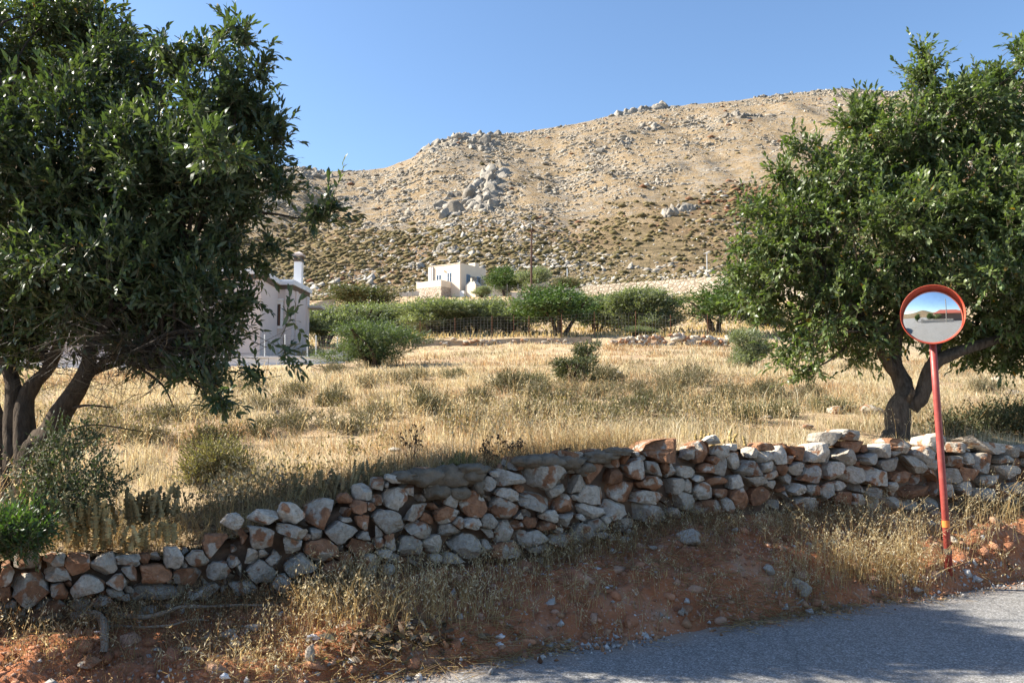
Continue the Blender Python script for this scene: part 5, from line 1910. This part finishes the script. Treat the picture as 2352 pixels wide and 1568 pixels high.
tp_ = Vector(pl.location) + ptop
cable("thin overhead cable from the utility pole to the chimney house", tp_ - Vector((0, 0, 1)), P(688, 592, 43.0), 1.6, .018)
cable("thin overhead cable from the utility pole towards the right tree", tp_ - Vector((0, 0, .3)), P(1900, 548, 80), 1.5, .022)
for x, yt, yb, Yp, lb in ((1624, 580, 614, 150, "white marker post on the slope above the long stone wall"), (1303, 616, 650, 131, "thin grey post at the left end of the long stone wall"), (1285, 640, 660, 131, "short pale post beside the concrete wall")):
    b = P(x, yb + 8, Yp)
    MB().tube([(0, 0, 0), (0, 0, P(x, yt, Yp).z - b.z)], .09, 6).build("marker_post", GALV, label=lb, cat="post", loc=b)
b = P(1622, 582, 150)
MB().box(-.5, .35, -.05, .05, 0, .12).build("marker_arm", GALV, bpy.data.objects["marker_post"], loc=b - bpy.data.objects["marker_post"].location)

# ================================================================== TRAFFIC MIRROR
RED = NT("red_paint")
_c = RED.mix(RED.ramp(RED.noise(14, 6, .7), [(.45, 0.0), (.68, .6)]), (0.30, 0.05, 0.04), (0.40, 0.12, 0.085))
RED.bump(RED.noise(60, 4), .3, .004)
RED = RED.fin(_c, .45, .4)
ORG = NT("orange_plastic")
ORG.bump(ORG.noise(40, 5), .3, .003)
ORG = ORG.fin(ORG.mix(ORG.ramp(ORG.noise(7, 7, .75), [(.42, 0.0), (.7, .75)]), (0.55, 0.07, 0.035), (0.62, 0.19, 0.11)), .5, .35)
tm = thing("traffic_mirror", "round convex traffic mirror with orange red hood on a leaning red pole", "traffic mirror", tuple(P(2181, 1312, 6.75)))
tmv = Vector(tm.location)
pc = P(2142, 722, 6.72)
foot_, head_ = P(2182, 1335, 6.75) - tmv, P(2139, 740, 6.82) - tmv
MB().tube([foot_, foot_.lerp(head_, .35), foot_.lerp(head_, .7), head_], .028, 16).build("pole", RED, tm, smooth=True)
f_ = (1202 - 1330) / (740 - 1330)
MB().tube([foot_.lerp(head_, f_ - .012), foot_.lerp(head_, f_ + .014)], .030, 16, True).build("tape_band", plain("orange_tape", (0.75, 0.22, 0.05), .5), tm)
MB().tube([foot_.lerp(head_, .105), foot_.lerp(head_, .125)], .031, 16, True).build("damage_band", plain("dark_damage", (0.10, 0.08, 0.06), .6), tm)  # no clamp: added dark band stands for damage near the pole foot
MB().tube([head_, pc - tmv + (Vector((0.02, .05, 0)))], .025, 10).build("bracket", RED, tm)
# mirror head in its own frame: z axis looks at the road
look = (Vector((0, 0, EYE)) - pc).normalized()
look = (look + Vector((0, 0, .055))).normalized()
q = look.to_track_quat('Z', 'Y')
hd = add("mirror_head", None, None, tm, loc=pc - tmv)
hd.rotation_mode = 'QUATERNION'
hd.rotation_quaternion = q
RM, RC = 0.222, 1.0
nph, nr = 72, 14
ph = np.arange(nph) / nph * 2 * math.pi
wt = np.clip((np.sin(ph + .10) + 0.30) / 1.05, 0, 1) ** 0.8           # hood weight, strongest at the top
redge = RM + .014 - 0.034 * wt
Vg = [(0, 0, 0.0)]
for k in range(1, nr + 1):
    rr_ = redge * k / nr
    zc = np.sqrt(RC ** 2 - rr_ ** 2) - RC
    Vg += list(zip((rr_ * np.cos(ph)).tolist(), (rr_ * np.sin(ph)).tolist(), zc.tolist()))
Fg = [(0, 1 + j, 1 + (j + 1) % nph) for j in range(nph)]
for k in range(nr - 1):
    for j in range(nph):
        j2 = (j + 1) % nph
        Fg.append((1 + k * nph + j, 1 + (k + 1) * nph + j, 1 + (k + 1) * nph + j2, 1 + k * nph + j2))
mb = MB()
mb.v, mb.f = Vg, Fg
MIR = NT("mirror_glass")
MIR = MIR.fin(MIR.mix(MIR.ramp(MIR.noise(18, 6, .7), [(.45, 0.0), (.75, .35)]), (0.84, 0.86, 0.86), (0.62, 0.60, 0.56)), .02, .5, 1.0)
mb.build("mirror_glass", MIR, hd, smooth=True)
prof = lambda j: [(redge[j] - .002, -0.05), (redge[j] + .004, -.034), (RM + .017 - .010 * wt[j], -.015 + .035 * wt[j]), (RM + .019, -.005 + .085 * wt[j]), (RM + .024, -.006 + .088 * wt[j]), (RM + .025, -.02), (RM + .020, -.06), (RM - .03, -.095), (0.06, -.11)]
npf = len(prof(0))
mb = MB()
for j in range(nph):
    for a, b in prof(j):
        mb.v.append((a * math.cos(ph[j]), a * math.sin(ph[j]), b))
for j in range(nph):
    j2 = (j + 1) % nph
    for k in range(npf - 1):
        mb.f.append((j * npf + k, j2 * npf + k, j2 * npf + k + 1, j * npf + k + 1))
mb.build("hood_rim", ORG, hd, smooth=True)

# ================================================================== WHAT THE MIRROR SEES (behind the photographer)
dv = Vector((-pc.x, -pc.y, 0)).normalized()
rv = Vector((-dv.y, dv.x, 0))
m0 = Vector((pc.x, pc.y, 0))


def BK(dist, lat, z=0.0):
    return m0 + dv * dist + rv * lat + Vector((0, 0, z))


bang = math.atan2(-dv.y, -dv.x) - math.pi / 2
lw2 = thing("cream_wall", "low cream roadside wall reflected in the traffic mirror", "wall", tuple(BK(17.5, 1.5)), bang)
lw2["kind"] = "thing"
MB().box(-4.5, 4.5, 0, .25, -.1, .95).build("wall_body", CREAM, lw2)
MB().box(-4.9, -4.3, -.1, .4, -.1, 1.35).build("gate_pier", CREAM, lw2)
rh = thing("red_roof_house", "house with red tiled roof reflected in the traffic mirror", "house", tuple(BK(27, 6.5)), bang)
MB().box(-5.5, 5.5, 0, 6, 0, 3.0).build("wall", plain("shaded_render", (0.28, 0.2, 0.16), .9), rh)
mb = MB()
mb.v = [(-6.3, -1.4, 2.9), (6.3, -1.4, 2.9), (6.3, 7, 2.9), (-6.3, 7, 2.9), (-3.6, 2.6, 4.6), (3.6, 2.6, 4.6)]
mb.f = [(0, 1, 5, 4), (1, 2, 5), (2, 3, 4, 5), (3, 0, 4), (3, 2, 1, 0)]
mb.build("roof", plain("red_tile", (0.36, 0.10, 0.07), .85, .2, .2, 5), rh)
bp = thing("utility_pole", "grey utility pole reflected in the traffic mirror", "utility pole", tuple(BK(15.8, 3.6)))
MB().tube([(0, 0, -.2), (0, 0, 7.2)], [.14, .10], 10).build("pole", plain("weathered_wood", (0.33, 0.30, 0.26), .9), bp)
for i, (dd_, ll_, kd, lbl) in enumerate(((20, -1.0, ('green', 0), "leafy tree beside the cream wall, seen in the traffic mirror"), (19.5, 1.4, ('olive', 1), "olive tree behind the cream wall, seen in the traffic mirror"),
                                         (21, -5.5, ('green', 1), "low green tree by the far gate, seen in the traffic mirror"))):
    t = thing("garden_tree", lbl, "tree", tuple(BK(dd_, ll_)))
    add("crown", PROTO[kd][0], PROTO[kd][2], t, kind="stuff")
    add("trunk", PROTO[kd][1], MBARK, t)
# parked car
car = thing("parked_car", "white parked hatchback reflected in the traffic mirror", "car", tuple(BK(8.0, -5.2)), bang + 1.05)
WPAINT = plain("white_paint", (0.75, 0.75, 0.74), .3, .5, .03, 3)
mb = MB()
secs = [(-2.0, .35, .75, .70), (-1.9, .30, .95, .80), (-1.2, .25, 1.0, .84), (1.1, .25, .98, .84), (1.9, .28, .85, .80), (2.02, .38, .7, .70)]
for x, z0, z1, hw in secs:
    mb.v += [(x, -hw, z0), (x, hw, z0), (x, hw, z1), (x, -hw, z1)]
for i in range(len(secs) - 1):
    for k in range(4):
        a, b = i * 4 + k, i * 4 + (k + 1) % 4
        mb.f.append((a, b, b + 4, a + 4))
mb.f += [(3, 2, 1, 0), (20, 21, 22, 23)]
mb.build("body", WPAINT, car, bevel=.05)
mb = MB()
mb.v = [(-1.85, -.74, .96), (.95, -.74, .96), (.95, .74, .96), (-1.85, .74, .96), (-1.5, -.6, 1.45), (.1, -.6, 1.47), (.1, .6, 1.47), (-1.5, .6, 1.45)]
mb.f = [(0, 1, 5, 4), (1, 2, 6, 5), (2, 3, 7, 6), (3, 0, 4, 7), (4, 5, 6, 7)]
cab = mb.build("cabin_glass", GLASS, car)
MB().box(-1.5, .1, -.61, .61, 1.45, 1.50).build("roof", WPAINT, car, bevel=.02)
for x in (-1.25, 1.25):
    for y in (-.8, .8):
        wv = MB().tube([(x, y - .09, .31), (x, y + .09, .31)], .31, 16).build("wheel", plain("tyre", (.03, .03, .03), .8), car)
        MB().tube([(x, y - .095, .31), (x, y + .095, .31)], .18, 12).build("rim", GALV, wv)
# ================================================================== BANK DETAILS
rng = np.random.default_rng(1234)


def pxbank(px, py):
    """(a, b) on the bank under a photo pixel."""
    u, t = ray(px, py)
    u, t = float(u), float(t)
    Yr = np.linspace(float(ywall(u)) * 0.70, float(ywall(u)) * 1.0, 300)
    X = u * Yr
    a = X * E2[0] + (Yr - 6) * E2[1]
    b = X * N2[0] + (Yr - 6) * N2[1]
    z = np.where(b > BW, np.maximum(bank_z(a, b), 0), bank_z(a, b))
    k = np.where(z >= EYE + t * Yr)[0]
    i = k[0] if len(k) else len(Yr) - 1
    return float(a[i]), float(b[i]), Vector((X[i], Yr[i], z[i]))


# gravel and grit
n = 15000
a = rng.uniform(-4.5, 8, n)
b = np.where(rng.random(n) < .45, BW + np.abs(rng.normal(0, .13, n)) - .10, rng.uniform(0, BW + .1, n))
p = bank_pt(a, b)
p[:, 2] = np.where(b > BW, np.maximum(p[:, 2], .004), p[:, 2])
cl = fbm(a * 2, b * 3, 3, 5)
kk = rng.random(n) < np.clip(.45 + cl, .08, 1)
p = p[kk]
n = len(p)
sz = .006 * (1 + rng.pareto(2.3, n))
sz = np.minimum(sz, .035)
col = palette(rng, n, [(.44, .41, .37), (.52, .49, .45), (.38, .20, .12), (.42, .25, .15), (.33, .18, .10)], .15)
V, Fc, C_ = scatter(RB0, p, np.repeat(sz[:, None], 3, 1) * rng.uniform(.7, 1.3, (n, 3)), rng, col, .5)
add("gravel", npmesh("gravel", V, Fc, C_), MROCK, label="loose grit and gravel along the bank and road edge", kind="stuff", cat="gravel")

# earth clods that roughen the bank
n = 2600
a = rng.uniform(-4.5, 8, n)
b = rng.uniform(.05, BW, n)
p = bank_pt(a, b, 0)
sz = np.minimum(.012 * (1 + rng.pareto(1.9, n)), .075)
col = palette(rng, n, [(.38, .17, .09), (.42, .21, .12), (.31, .14, .08), (.44, .27, .18)], .15)
V, Fc, C_ = scatter(RB1, p - np.array([0, 0, .004]), np.repeat(sz[:, None], 3, 1) * rng.uniform(.7, 1.4, (n, 3)), rng, col, .5)
add("earth_clods", npmesh("earth_clods", V, Fc, C_), MROCK, label="crumbling red earth clods on the bank", kind="stuff", cat="soil")

# loose stones one can pick out: (px, py, w, h, rust, label)
LOOSE = [(1590, 1228, 68, 40, .15, "large pale grey stone lying on the bank below the wall"), (1765, 1306, 36, 30, .1, "square pale stone set in the red bank face"),
         (1838, 1348, 46, 38, .3, "brown grey boulder at the foot of the bank left of the oats"), (1245, 1175 + 110, 22, 14, .1, "small grey stone below the middle of the wall"),
         (1437, 1238, 26, 16, .1, "pale flat stone on the bank right of the wall centre"), (1445, 1210, 28, 16, .15, "grey stone near the wall foot, left of the large pale stone"),
         (1580, 1400, 30, 18, .45, "tan stone at the road edge below the bank face"), (1565, 1405, 20, 16, .4, "small tan stone beside the road, left of its twin"),
         (590, 1440, 55, 22, .35, "long pale pinkish rock in the dry grass at lower left"), (530, 1452, 50, 22, .4, "flat pale rock left of the long pinkish rock"),
         (200, 1520, 62, 32, .75, "rust brown rock in the bottom left corner"), (430, 1492, 28, 18, .3, "small grey brown stone in the lower left straw"),
         (345, 1400, 40, 22, .2, "pale stone under the wall above the dry branch"), (390, 1392, 36, 18, .3, "pale brown stone beside the dry branch"),
         (710, 1505, 26, 62, .65, "upright brown block standing at the road edge"), (712, 1468, 24, 16, .0, "white lump on top of the upright brown block"),
         (685, 1510, 18, 22, .5, "small dark stone leaning on the upright brown block"), (2190, 1240, 30, 20, .3, "stone in the red mound behind the mirror pole"),
         (1690, 1140 + 75, 20, 14, .2, "little grey stone under the right part of the wall"), (1860, 1250, 18, 12, .3, "little pale stone on the flat of the bank"),
         (1330, 1262, 30, 18, .3, "stone fallen at the wall foot right of centre"), (1500, 1255, 22, 12, .1, "thin grey stone on the bank, below the rust boulder"),
         (360, 1490, 20, 10, .0, "white shard in the lower left bank"), (540, 1480, 34, 16, .4, "buried tan stone at lower left"), (240, 1440, 26, 16, .3, "round stone by the forked root")]
for i, (x, y, w_, h_, rs, lb) in enumerate(LOOSE):
    a_, b_, c_ = pxbank(x, y + h_ * .35)
    k = M_PER_PX(c_.y)
    V_, F_ = rock_np(np.random.default_rng(70 + i), 3, 14, .02, 1.0)
    V_ = V_ / np.abs(V_).max(0) * np.array([w_ * k / 2, min(w_, h_ * 1.6) * k / 2, h_ * k / 2])
    o_ = add("loose_stone", npmesh("loose_stone", V_, F_), MSTONE, loc=c_ + Vector((0, 0, h_ * k * .30)), rotz=math.atan2(E2[1], E2[0]), label=lb, cat="stone", group="loose stones on the bank")
    o_.color = (rs, 1.0, (i * .37) % 1, 1)

# straw litter lying on the bank and at the road edge
n = 14000
a = rng.uniform(-4.4, 8, n)
b = np.where(rng.random(n) < .5, BW + rng.normal(-.02, .10, n), rng.uniform(.0, BW + .05, n))
cl = fbm(a * 1.6, b * 2.2, 3, 15)
kk = (cl > -.1)
a, b = a[kk], b[kk]
p = bank_pt(a, b)
p[:, 2] = np.where(b > BW, np.maximum(p[:, 2], .003), p[:, 2]) + rng.uniform(.002, .025, len(a))
az = rng.uniform(0, 6.28, len(a))
d = np.stack([np.cos(az), np.sin(az), rng.normal(0, .22, len(a))], -1) * rng.uniform(.04, .17, (len(a), 1))
col = palette(rng, len(a), [(.50, .37, .17), (.42, .29, .13), (.58, .46, .25), (.30, .20, .10)], .12)
V, Fc, C_ = strips(p, p + d, .0018, rng, np.repeat(col, 6, 0))
add("straw_litter", npmesh("straw_litter", V, Fc, C_), MGRASS, label="broken straw lying along the bank and road edge", kind="stuff", cat="straw")

# tufts: (px, py, radius m, stems, height lo, hi, lean x)
TUFT = [(800, 1400, .16, 90, .22, .50, .0), (860, 1420, .18, 120, .2, .52, .1), (930, 1430, .18, 100, .2, .48, .15), (740, 1440, .16, 90, .15, .4, -.1), (990, 1400, .16, 60, .2, .42, .1), (1060, 1420, .2, 50, .15, .4, .1),
        (1130, 1400, .2, 40, .15, .4, .1), (640, 1500, .25, 120, .1, .25, 0), (560, 1530, .25, 120, .08, .2, 0), (700, 1350, .2, 60, .15, .35, 0), (820, 1330, .15, 50, .2, .4, .0), (900, 1300, .12, 30, .2, .4, .1),
        (1900, 1320, .14, 110, .25, .50, .0), (1950, 1325, .16, 140, .25, .5, .0), (2010, 1325, .16, 150, .25, .55, .05), (2070, 1320, .16, 140, .25, .58, .05), (2120, 1310, .14, 110, .22, .5, .05), (2030, 1240, .2, 90, .2, .45, .1),
        (2100, 1230, .2, 90, .2, .45, .1), (2000, 1200, .2, 60, .2, .4, 0), (2250, 1210, .2, 70, .3, .62, .3), (2310, 1190, .15, 40, .35, .7, .2), (2200, 1240, .15, 50, .2, .4, .2), (1820, 1340, .12, 60, .12, .3, .2),
        (1700, 1230, .25, 60, .1, .26, 0), (1800, 1210, .25, 70, .1, .28, 0), (1900, 1200, .25, 70, .1, .3, 0), (1600, 1205, .25, 50, .1, .28, 0), (1480, 1230, .25, 40, .1, .3, 0), (1350, 1270, .25, 50, .1, .35, 0),
        (1230, 1300, .25, 50, .1, .35, 0), (1100, 1320, .25, 50, .12, .4, 0), (1000, 1340, .25, 60, .12, .4, 0), (450, 1400, .25, 70, .08, .2, 0), (300, 1420, .25, 60, .08, .2, 0), (130, 1440, .25, 60, .08, .22, 0),
        (60, 1480, .25, 90, .1, .25, 0), (1300, 1400, .25, 40, .1, .3, 0), (1450, 1380, .25, 40, .1, .25, 0), (1650, 1360, .2, 30, .1, .25, 0), (2300, 1310, .2, 30, .1, .25, .3)]
Bs, Hs, Ls = [], [], []
for x, y, rd, ns, lo, hi, lx in TUFT:
    ns = int(ns * (.40 if (x < 1050 or x > 1850) else .75))
    lo, hi = lo * .8, hi * .8
    a0, b0, _ = pxbank(x, y)
    a = a0 + rng.normal(0, rd, ns)
    b = np.clip(b0 + rng.normal(0, rd * .5, ns), .0, BW + .04)
    Bs.append(bank_pt(a, b))
    Hs.append(rng.uniform(lo, hi, ns))
    Ls.append(rng.normal(0, .38, (ns, 3)) * np.array([1, 1, 0]) + np.array([lx, -.05, 0]))
B, H, L_ = np.vstack(Bs), np.concatenate(Hs), np.vstack(Ls)
oa = oats(B, H, rng, L_, 8, .9, stemw=.0017)
n = len(B)
j = np.repeat(np.arange(n), 2)
B2 = B[j] + rng.normal(0, .03, (2 * n, 3)) * np.array([1, 1, 0])
cg = palette(rng, 2 * n, [(.52, .38, .18), (.60, .46, .24), (.44, .30, .14)], .12)
bl = blades(B2, H[j] * rng.uniform(.3, .9, 2 * n), np.full(2 * n, .004), rng.normal(0, .6, (2 * n, 3)) * np.array([1, 1, 0]), rng, cg)
V, Fc, C_ = join([oa, bl])
add("bank_grass", npmesh("bank_grass", V, Fc, C_), MGRASS, label="dry oat grass tufts growing on the red bank", kind="stuff", cat="grass")

# brown withered weeds along the wall foot
n = 8600
a = rng.uniform(-4.3, 8, n)
b = np.abs(rng.normal(.05, .36, n))
kk = (b < BW) & (fbm(a * 1.3, b * 2, 3, 25) > -.12)
a, b = a[kk], b[kk]
p = bank_pt(a, b)
n = len(p)
top = p + np.concatenate([rng.normal(0, .06, (n, 2)), rng.uniform(.03, .20, (n, 1))], -1)
cw = palette(rng, n, [(.28, .165, .08), (.35, .22, .11), (.22, .14, .075), (.44, .31, .16)], .15)
q = 5
pos = p[:, None] + (top - p)[:, None] * rng.uniform(.3, 1, (n, q))[..., None] + rng.normal(0, .012, (n, q, 3))
V, Fc, C_ = join([strips(p, top, .0014, rng, np.repeat(cw, 6, 0)), leaves4(pos.reshape(-1, 3), rng.normal(size=(n * q, 3)), np.full(n * q, .018), np.full(n * q, .006), rng, np.repeat(cw, q, 0))])
add("withered_weeds", npmesh("withered_weeds", V, Fc, C_), MGRASS, label="withered brown weeds along the foot of the stone wall", kind="stuff", cat="weeds")

# dry branch and forked root at lower left
MWOOD = plain("dead_wood", (.33, .26, .19), .9, .1, .25, 12, .6)
c0 = pxbank(380, 1425)[2]


def on_bank(x, y, up):
    return pxbank(x, y)[2] + Vector((0, 0, up))


def wood(name, label, px, r0, r1, seed):
    pts = [on_bank(x, y, up) for x, y, up in px]
    V, Q = limb([p_ - pts[0] for p_ in pts], r0, r1, 30, 8, seed, .4)
    add(name, npmesh(name, V, Q, None, True), MWOOD, loc=pts[0], label=label, cat="branch")


wood("dry_branch", "long grey dry branch lying on the bank below the left wall", [(260, 1418, .02), (330, 1430, .03), (380, 1425, .05), (420, 1412, .05), (480, 1408, .04), (560, 1400, .03), (640, 1395, .01)], .016, .007, 3)
wood("dry_branch", "thinner curved dry branch below the long grey one", [(255, 1440, .01), (320, 1448, .02), (390, 1448, .03), (440, 1436, .03), (480, 1428, .01)], .010, .004, 5)
wood("forked_root", "thick grey root bending down the bank at lower left", [(165, 1420, .03), (205, 1428, .05), (232, 1440, .05), (240, 1470, .03), (238, 1500, 0)], .026, .02, 7)

# litter
PAPER = plain("crumpled_paper", (.72, .71, .70), .8, .2, .08, 20, .5)
for i, (x, y, w_, lb) in enumerate(((808, 1522, 20, "crumpled white paper at the road edge at lower centre left"), (718, 1470, 26, "white paper scrap caught in the straw behind the brown block"), (1150, 1465, 18, "pale wrapper on the bank edge below the centre"),
                                    (1148, 1482, 16, "flat white scrap on the road edge below the centre"), (515, 1560, 20, "white scrap at the bottom edge of the picture"), (2008, 1358, 12, "small white scrap at the road edge below the oats"),
                                    (228, 1455, 18, "white shard of plastic near the forked root"), (1395, 1352, 10, "white cigarette end below the red bank"), (215, 1400, 14, "pale scrap under the left wall"))):
    c_ = pxbank(x, y)[2]
    k = M_PER_PX(c_.y) * w_ / 2
    rg = np.random.default_rng(i)
    V_, F_ = ICO[2]
    V_ = V_ * (1 + .35 * rg.normal(size=(len(V_), 1))) * np.array([k, k * .7, k * .55])
    add("paper_scrap", npmesh("paper_scrap", V_, F_), PAPER, loc=c_ + Vector((0, 0, k * .4)), label=lb, cat="litter", group="litter on the bank")
c_ = pxbank(1560, 1410)[2]

# pile of dry leaves and peel by the road
n = 260
a0, b0, _ = pxbank(905, 1490)
a = a0 + rng.normal(0, .18, n)
b = np.minimum(b0 + rng.normal(0, .06, n), BW + .06)
p = bank_pt(a, b)
p[:, 2] = np.maximum(p[:, 2], .004) + rng.uniform(0, .06, n)
V, Fc, C_ = leaves6(p, rng.normal(size=(n, 3)) * np.array([1, 1, .4]), rng.uniform(.05, .11, n), rng.uniform(.015, .035, n), rng, palette(rng, n, [(.17, .10, .06), (.26, .17, .10), (.10, .07, .045), (.34, .27, .17)], .15))
add("dead_leaves", npmesh("dead_leaves", V, Fc, C_), MBUSH, label="heap of curled dead leaves at the road edge", kind="stuff", cat="leaves")

# ---- spiky dry plants (fat bumpy stems) behind the low part of the wall
def spike_plant(name, spots, label, col, seed, hmin, hmax, r, Y=None, up=1.0):
    rg = np.random.default_rng(seed)
    t_ = None
    for x, y, nst, spread in spots:
        u, t = ray(x, y)
        Yw = float(ywall(float(u))) + (Y if Y is not None else .18)
        for _ in range(nst):
            b_ = P(x + rg.normal(0, spread), y + rg.normal(0, spread * .35), Yw + rg.uniform(-.1, .2))
            if t_ is None:
                t_ = thing(name, label, "plant", tuple(b_))
            h = rg.uniform(hmin, hmax) * 1.25
            ln = np.array([rg.normal(0, .22), rg.normal(-.05, .2), up])
            sw = rg.normal(0, .02)
            pts = np.stack([ln * h * s + np.array([sw, 0, 0]) * s ** 2 for s in np.linspace(0, 1, 19)])
            rad = 1.1 * r * (1 + .5 * np.sin(np.arange(19) * 2.6 + rg.uniform(0, 6)) + .2 * rg.normal(size=19)) * np.r_[np.full(16, 1), .85, .6, .2]
            V, Q = tube_np(pts, np.maximum(rad, .002), 7, .9, int(rg.integers(0, 999)))
            add("stem", npmesh("stem", V, Q, np.repeat(palette(rg, 1, col, .1), len(V), 0), False), MROCK, t_, loc=b_ - Vector(t_.location))


GOLD = [(.44, .33, .15), (.36, .27, .12), (.50, .39, .19)]
DUSK = [(.25, .20, .10), (.20, .16, .08), (.30, .24, .13)]
spike_plant("spiky_dry_plant", [(60, 1180, 8, 16), (120, 1180, 8, 16)], "tan spiky dry plant above the green shrub at far left", GOLD, 1, .07, .16, .011, .1)
spike_plant("spiky_dry_plant", [(190, 1200, 14, 20), (230, 1225, 14, 22), (180, 1240, 10, 24), (250, 1250, 8, 20)], "golden spiky dry plant with thick stems leaning over the left wall", GOLD, 2, .07, .17, .012, .05)
spike_plant("spiky_dry_plant", [(310, 1200, 14, 18), (350, 1185, 12, 18), (390, 1180, 9, 14)], "dusky spiky dry plant left of centre of the low wall", DUSK, 3, .07, .17, .012, .2)
spike_plant("spiky_dry_plant", [(320, 1255, 10, 20), (370, 1240, 8, 16)], "short golden spiky plant hanging over the white lumpy stone", GOLD, 4, .05, .10, .012, .05)
spike_plant("spiky_dry_plant", [(740, 1130, 10, 26), (800, 1120, 9, 24), (850, 1100, 8, 16), (690, 1140, 6, 20)], "row of brown spiky stems behind the rising part of the wall", DUSK, 5, .06, .14, .010, .25)
spike_plant("spiky_dry_plant", [(1035, 1082, 8, 22), (1075, 1080, 8, 18)], "cluster of short green brown spikes behind the mud mortar", [(.20, .19, .08), (.16, .15, .065)], 6, .06, .12, .010, .2)
spike_plant("spiky_dry_plant", [(1625, 1022, 9, 24), (1680, 1022, 6, 14)], "golden beaded spikes behind the wall right of the rust boulder", [(.55, .42, .18), (.48, .36, .15)], 7, .05, .10, .010, .25)

# ---- thin dry thistle bushes behind the wall
def thistle(x, y, h, spread, seed, label, col=(.16, .10, .06)):
    rg = np.random.default_rng(seed)
    Yw = float(ywall(float(ray(x, y)[0]))) + .3
    o = P(x, y, Yw)
    parts = []
    tips = [(np.zeros(3), np.array([0, 0, 1.0]), h * .45)]
    for lev in range(4):
        new = []
        for p0, d0, l0 in tips:
            for _ in range(3 if lev else 6):
                d1 = unit(d0 + rg.normal(0, .45, 3) + np.array([0, 0, .25]))
                l1 = l0 * rg.uniform(.5, .95)
                s_ = p0 if lev == 0 else p0
                new.append((s_ + d1 * l1, d1, l1 * .8))
                parts.append((s_, s_ + d1 * l1, .004 * .7 ** lev))
        tips = new
        if len(tips) > 160:
            tips = [tips[i] for i in rg.choice(len(tips), 160, replace=False)]
    A, Bt, Wt = np.array([q_[0] for q_ in parts]), np.array([q_[1] for q_ in parts]), np.array([q_[2] for q_ in parts])
    g1 = strips(A, Bt, Wt, rg, np.array(col))
    tp = np.array([t_[0] for t_ in tips])[::3]
    V_, F_ = ICO[1]
    hd_ = (np.repeat(tp, len(V_), 0) + np.tile(V_ * .008, (len(tp), 1)), (F_[None] + (np.arange(len(tp)) * len(V_))[:, None, None]).reshape(-1, 3), np.tile(np.array(col) * .7, (len(tp) * len(V_), 1)))
    V, Fc, C_ = join([g1, hd_])
    V = V * np.array([spread, spread, 1])
    add("dry_thistle", npmesh("dry_thistle", V, Fc, C_), MBUSH, loc=o, label=label, cat="plant")


thistle(945, 1090, .42, .8, 1, "tall bare brown thistle bush behind the mud mortar")
thistle(1115, 1085, .36, .9, 2, "dark thistle with round seed heads left of the wall rise")
thistle(1180, 1068, .30, .9, 3, "dark thistle with round seed heads right of its twin")
thistle(1300, 1048, .10, 1.2, 4, "small bare thistle over the second mud patch")
thistle(760, 1130, .16, 1.3, 5, "low tangled grey thistle behind the rising part of the wall", (.22, .17, .11))

# ---- stones of the field
FS = [(1085, 1000, 20, 10), (910, 1035, 30, 8), (1000, 950, 16, 8), (980, 955, 12, 6), (2000, 955, 50, 26), (1950, 945, 34, 18), (1915, 950, 30, 18), (2075, 960, 30, 14), (1850, 1045 - 60, 30, 10), (2080, 935, 40, 18), (1760, 960, 24, 10),
      (1420, 860, 20, 8), (1540, 870, 16, 8), (640, 950, 16, 8), (250, 965, 30, 10), (1790, 940, 26, 14), (2290, 880, 26, 14), (1205, 880, 10, 10), (2330, 905, 30, 10)]
for i, (x, y, w_, h_) in enumerate(FS):
    u = float(ray(x, y)[0])
    t = float(ray(x, y)[1])
    Yr = np.linspace(float(ywall(u)) + .5, 40, 500)
    z = ground(np.full_like(Yr, u), Yr)
    k_ = np.where(z >= EYE + t * Yr)[0]
    Yh = Yr[k_[0]] if len(k_) else 15.0
    k = M_PER_PX(Yh)
    V_, F_ = rock_np(np.random.default_rng(170 + i), 2, 9, .03, 1.0)
    V_ = V_ / np.abs(V_).max(0) * np.array([w_ * k * .6, w_ * k * .5, h_ * k * .8])
    o_ = add("field_stone", npmesh("field_stone", V_, F_), MSTONE, loc=G(x, Yh, h_ * k * .35), label="pale stone half buried in the dry field, " + ORD[sum(1 for q_ in FS if q_[0] < x)] + " such stone from the left", cat="stone", group="stones half buried in the dry field")
    o_.color = (.35, 1.1, (i * .31) % 1, 1)
# low grass of the olive grove and the far meadow
rng = np.random.default_rng(31)
n = 17000
u = rng.uniform(-.32, .5, n)
Y = 40.5 * (150 / 40.5) ** (rng.random(n) ** 1.3)
X = u * Y
kk = fbm(X * .2, Y * .2, 3, 3) > -.25
X, Y = X[kk], Y[kk]
n = len(X)
c = palette(rng, n, [(.60, .47, .24), (.66, .53, .29), (.52, .40, .2), (.34, .29, .14)], .1)
V, Fc, C_ = blades(np.stack([X, Y, gxy(X, Y)], -1), rng.uniform(.12, .35, n), Y * .0013, rng.normal(0, .4, (n, 3)) * np.array([1, 1, 0]), rng, c)
add("grove_grass", npmesh("grove_grass", V, Fc, C_), MGRASS, label="short dry grass under the olive trees", kind="stuff", cat="grass")
# white paint flecks / lime spill on the bank
n = 1300
a0, b0, _ = pxbank(1960, 1205)
a = np.where(rng.random(n) < .6, a0 + rng.normal(0, .4, n), rng.uniform(0, 4, n))
b = np.abs(b0 + rng.normal(0, .1, n))
p = bank_pt(a, np.clip(b, 0, BW), .002)
V, Fc, C_ = scatter(RB0, p, np.repeat((.004 * (1 + rng.pareto(3, n)))[:, None], 3, 1) * np.array([1.3, 1, .4]), rng, palette(rng, n, [(.6, .59, .57), (.5, .48, .46)], .08), .3)
add("lime_chips", npmesh("lime_chips", V, Fc, C_), MROCK, label="pale lime chips spilled on the red bank", kind="stuff", cat="gravel")
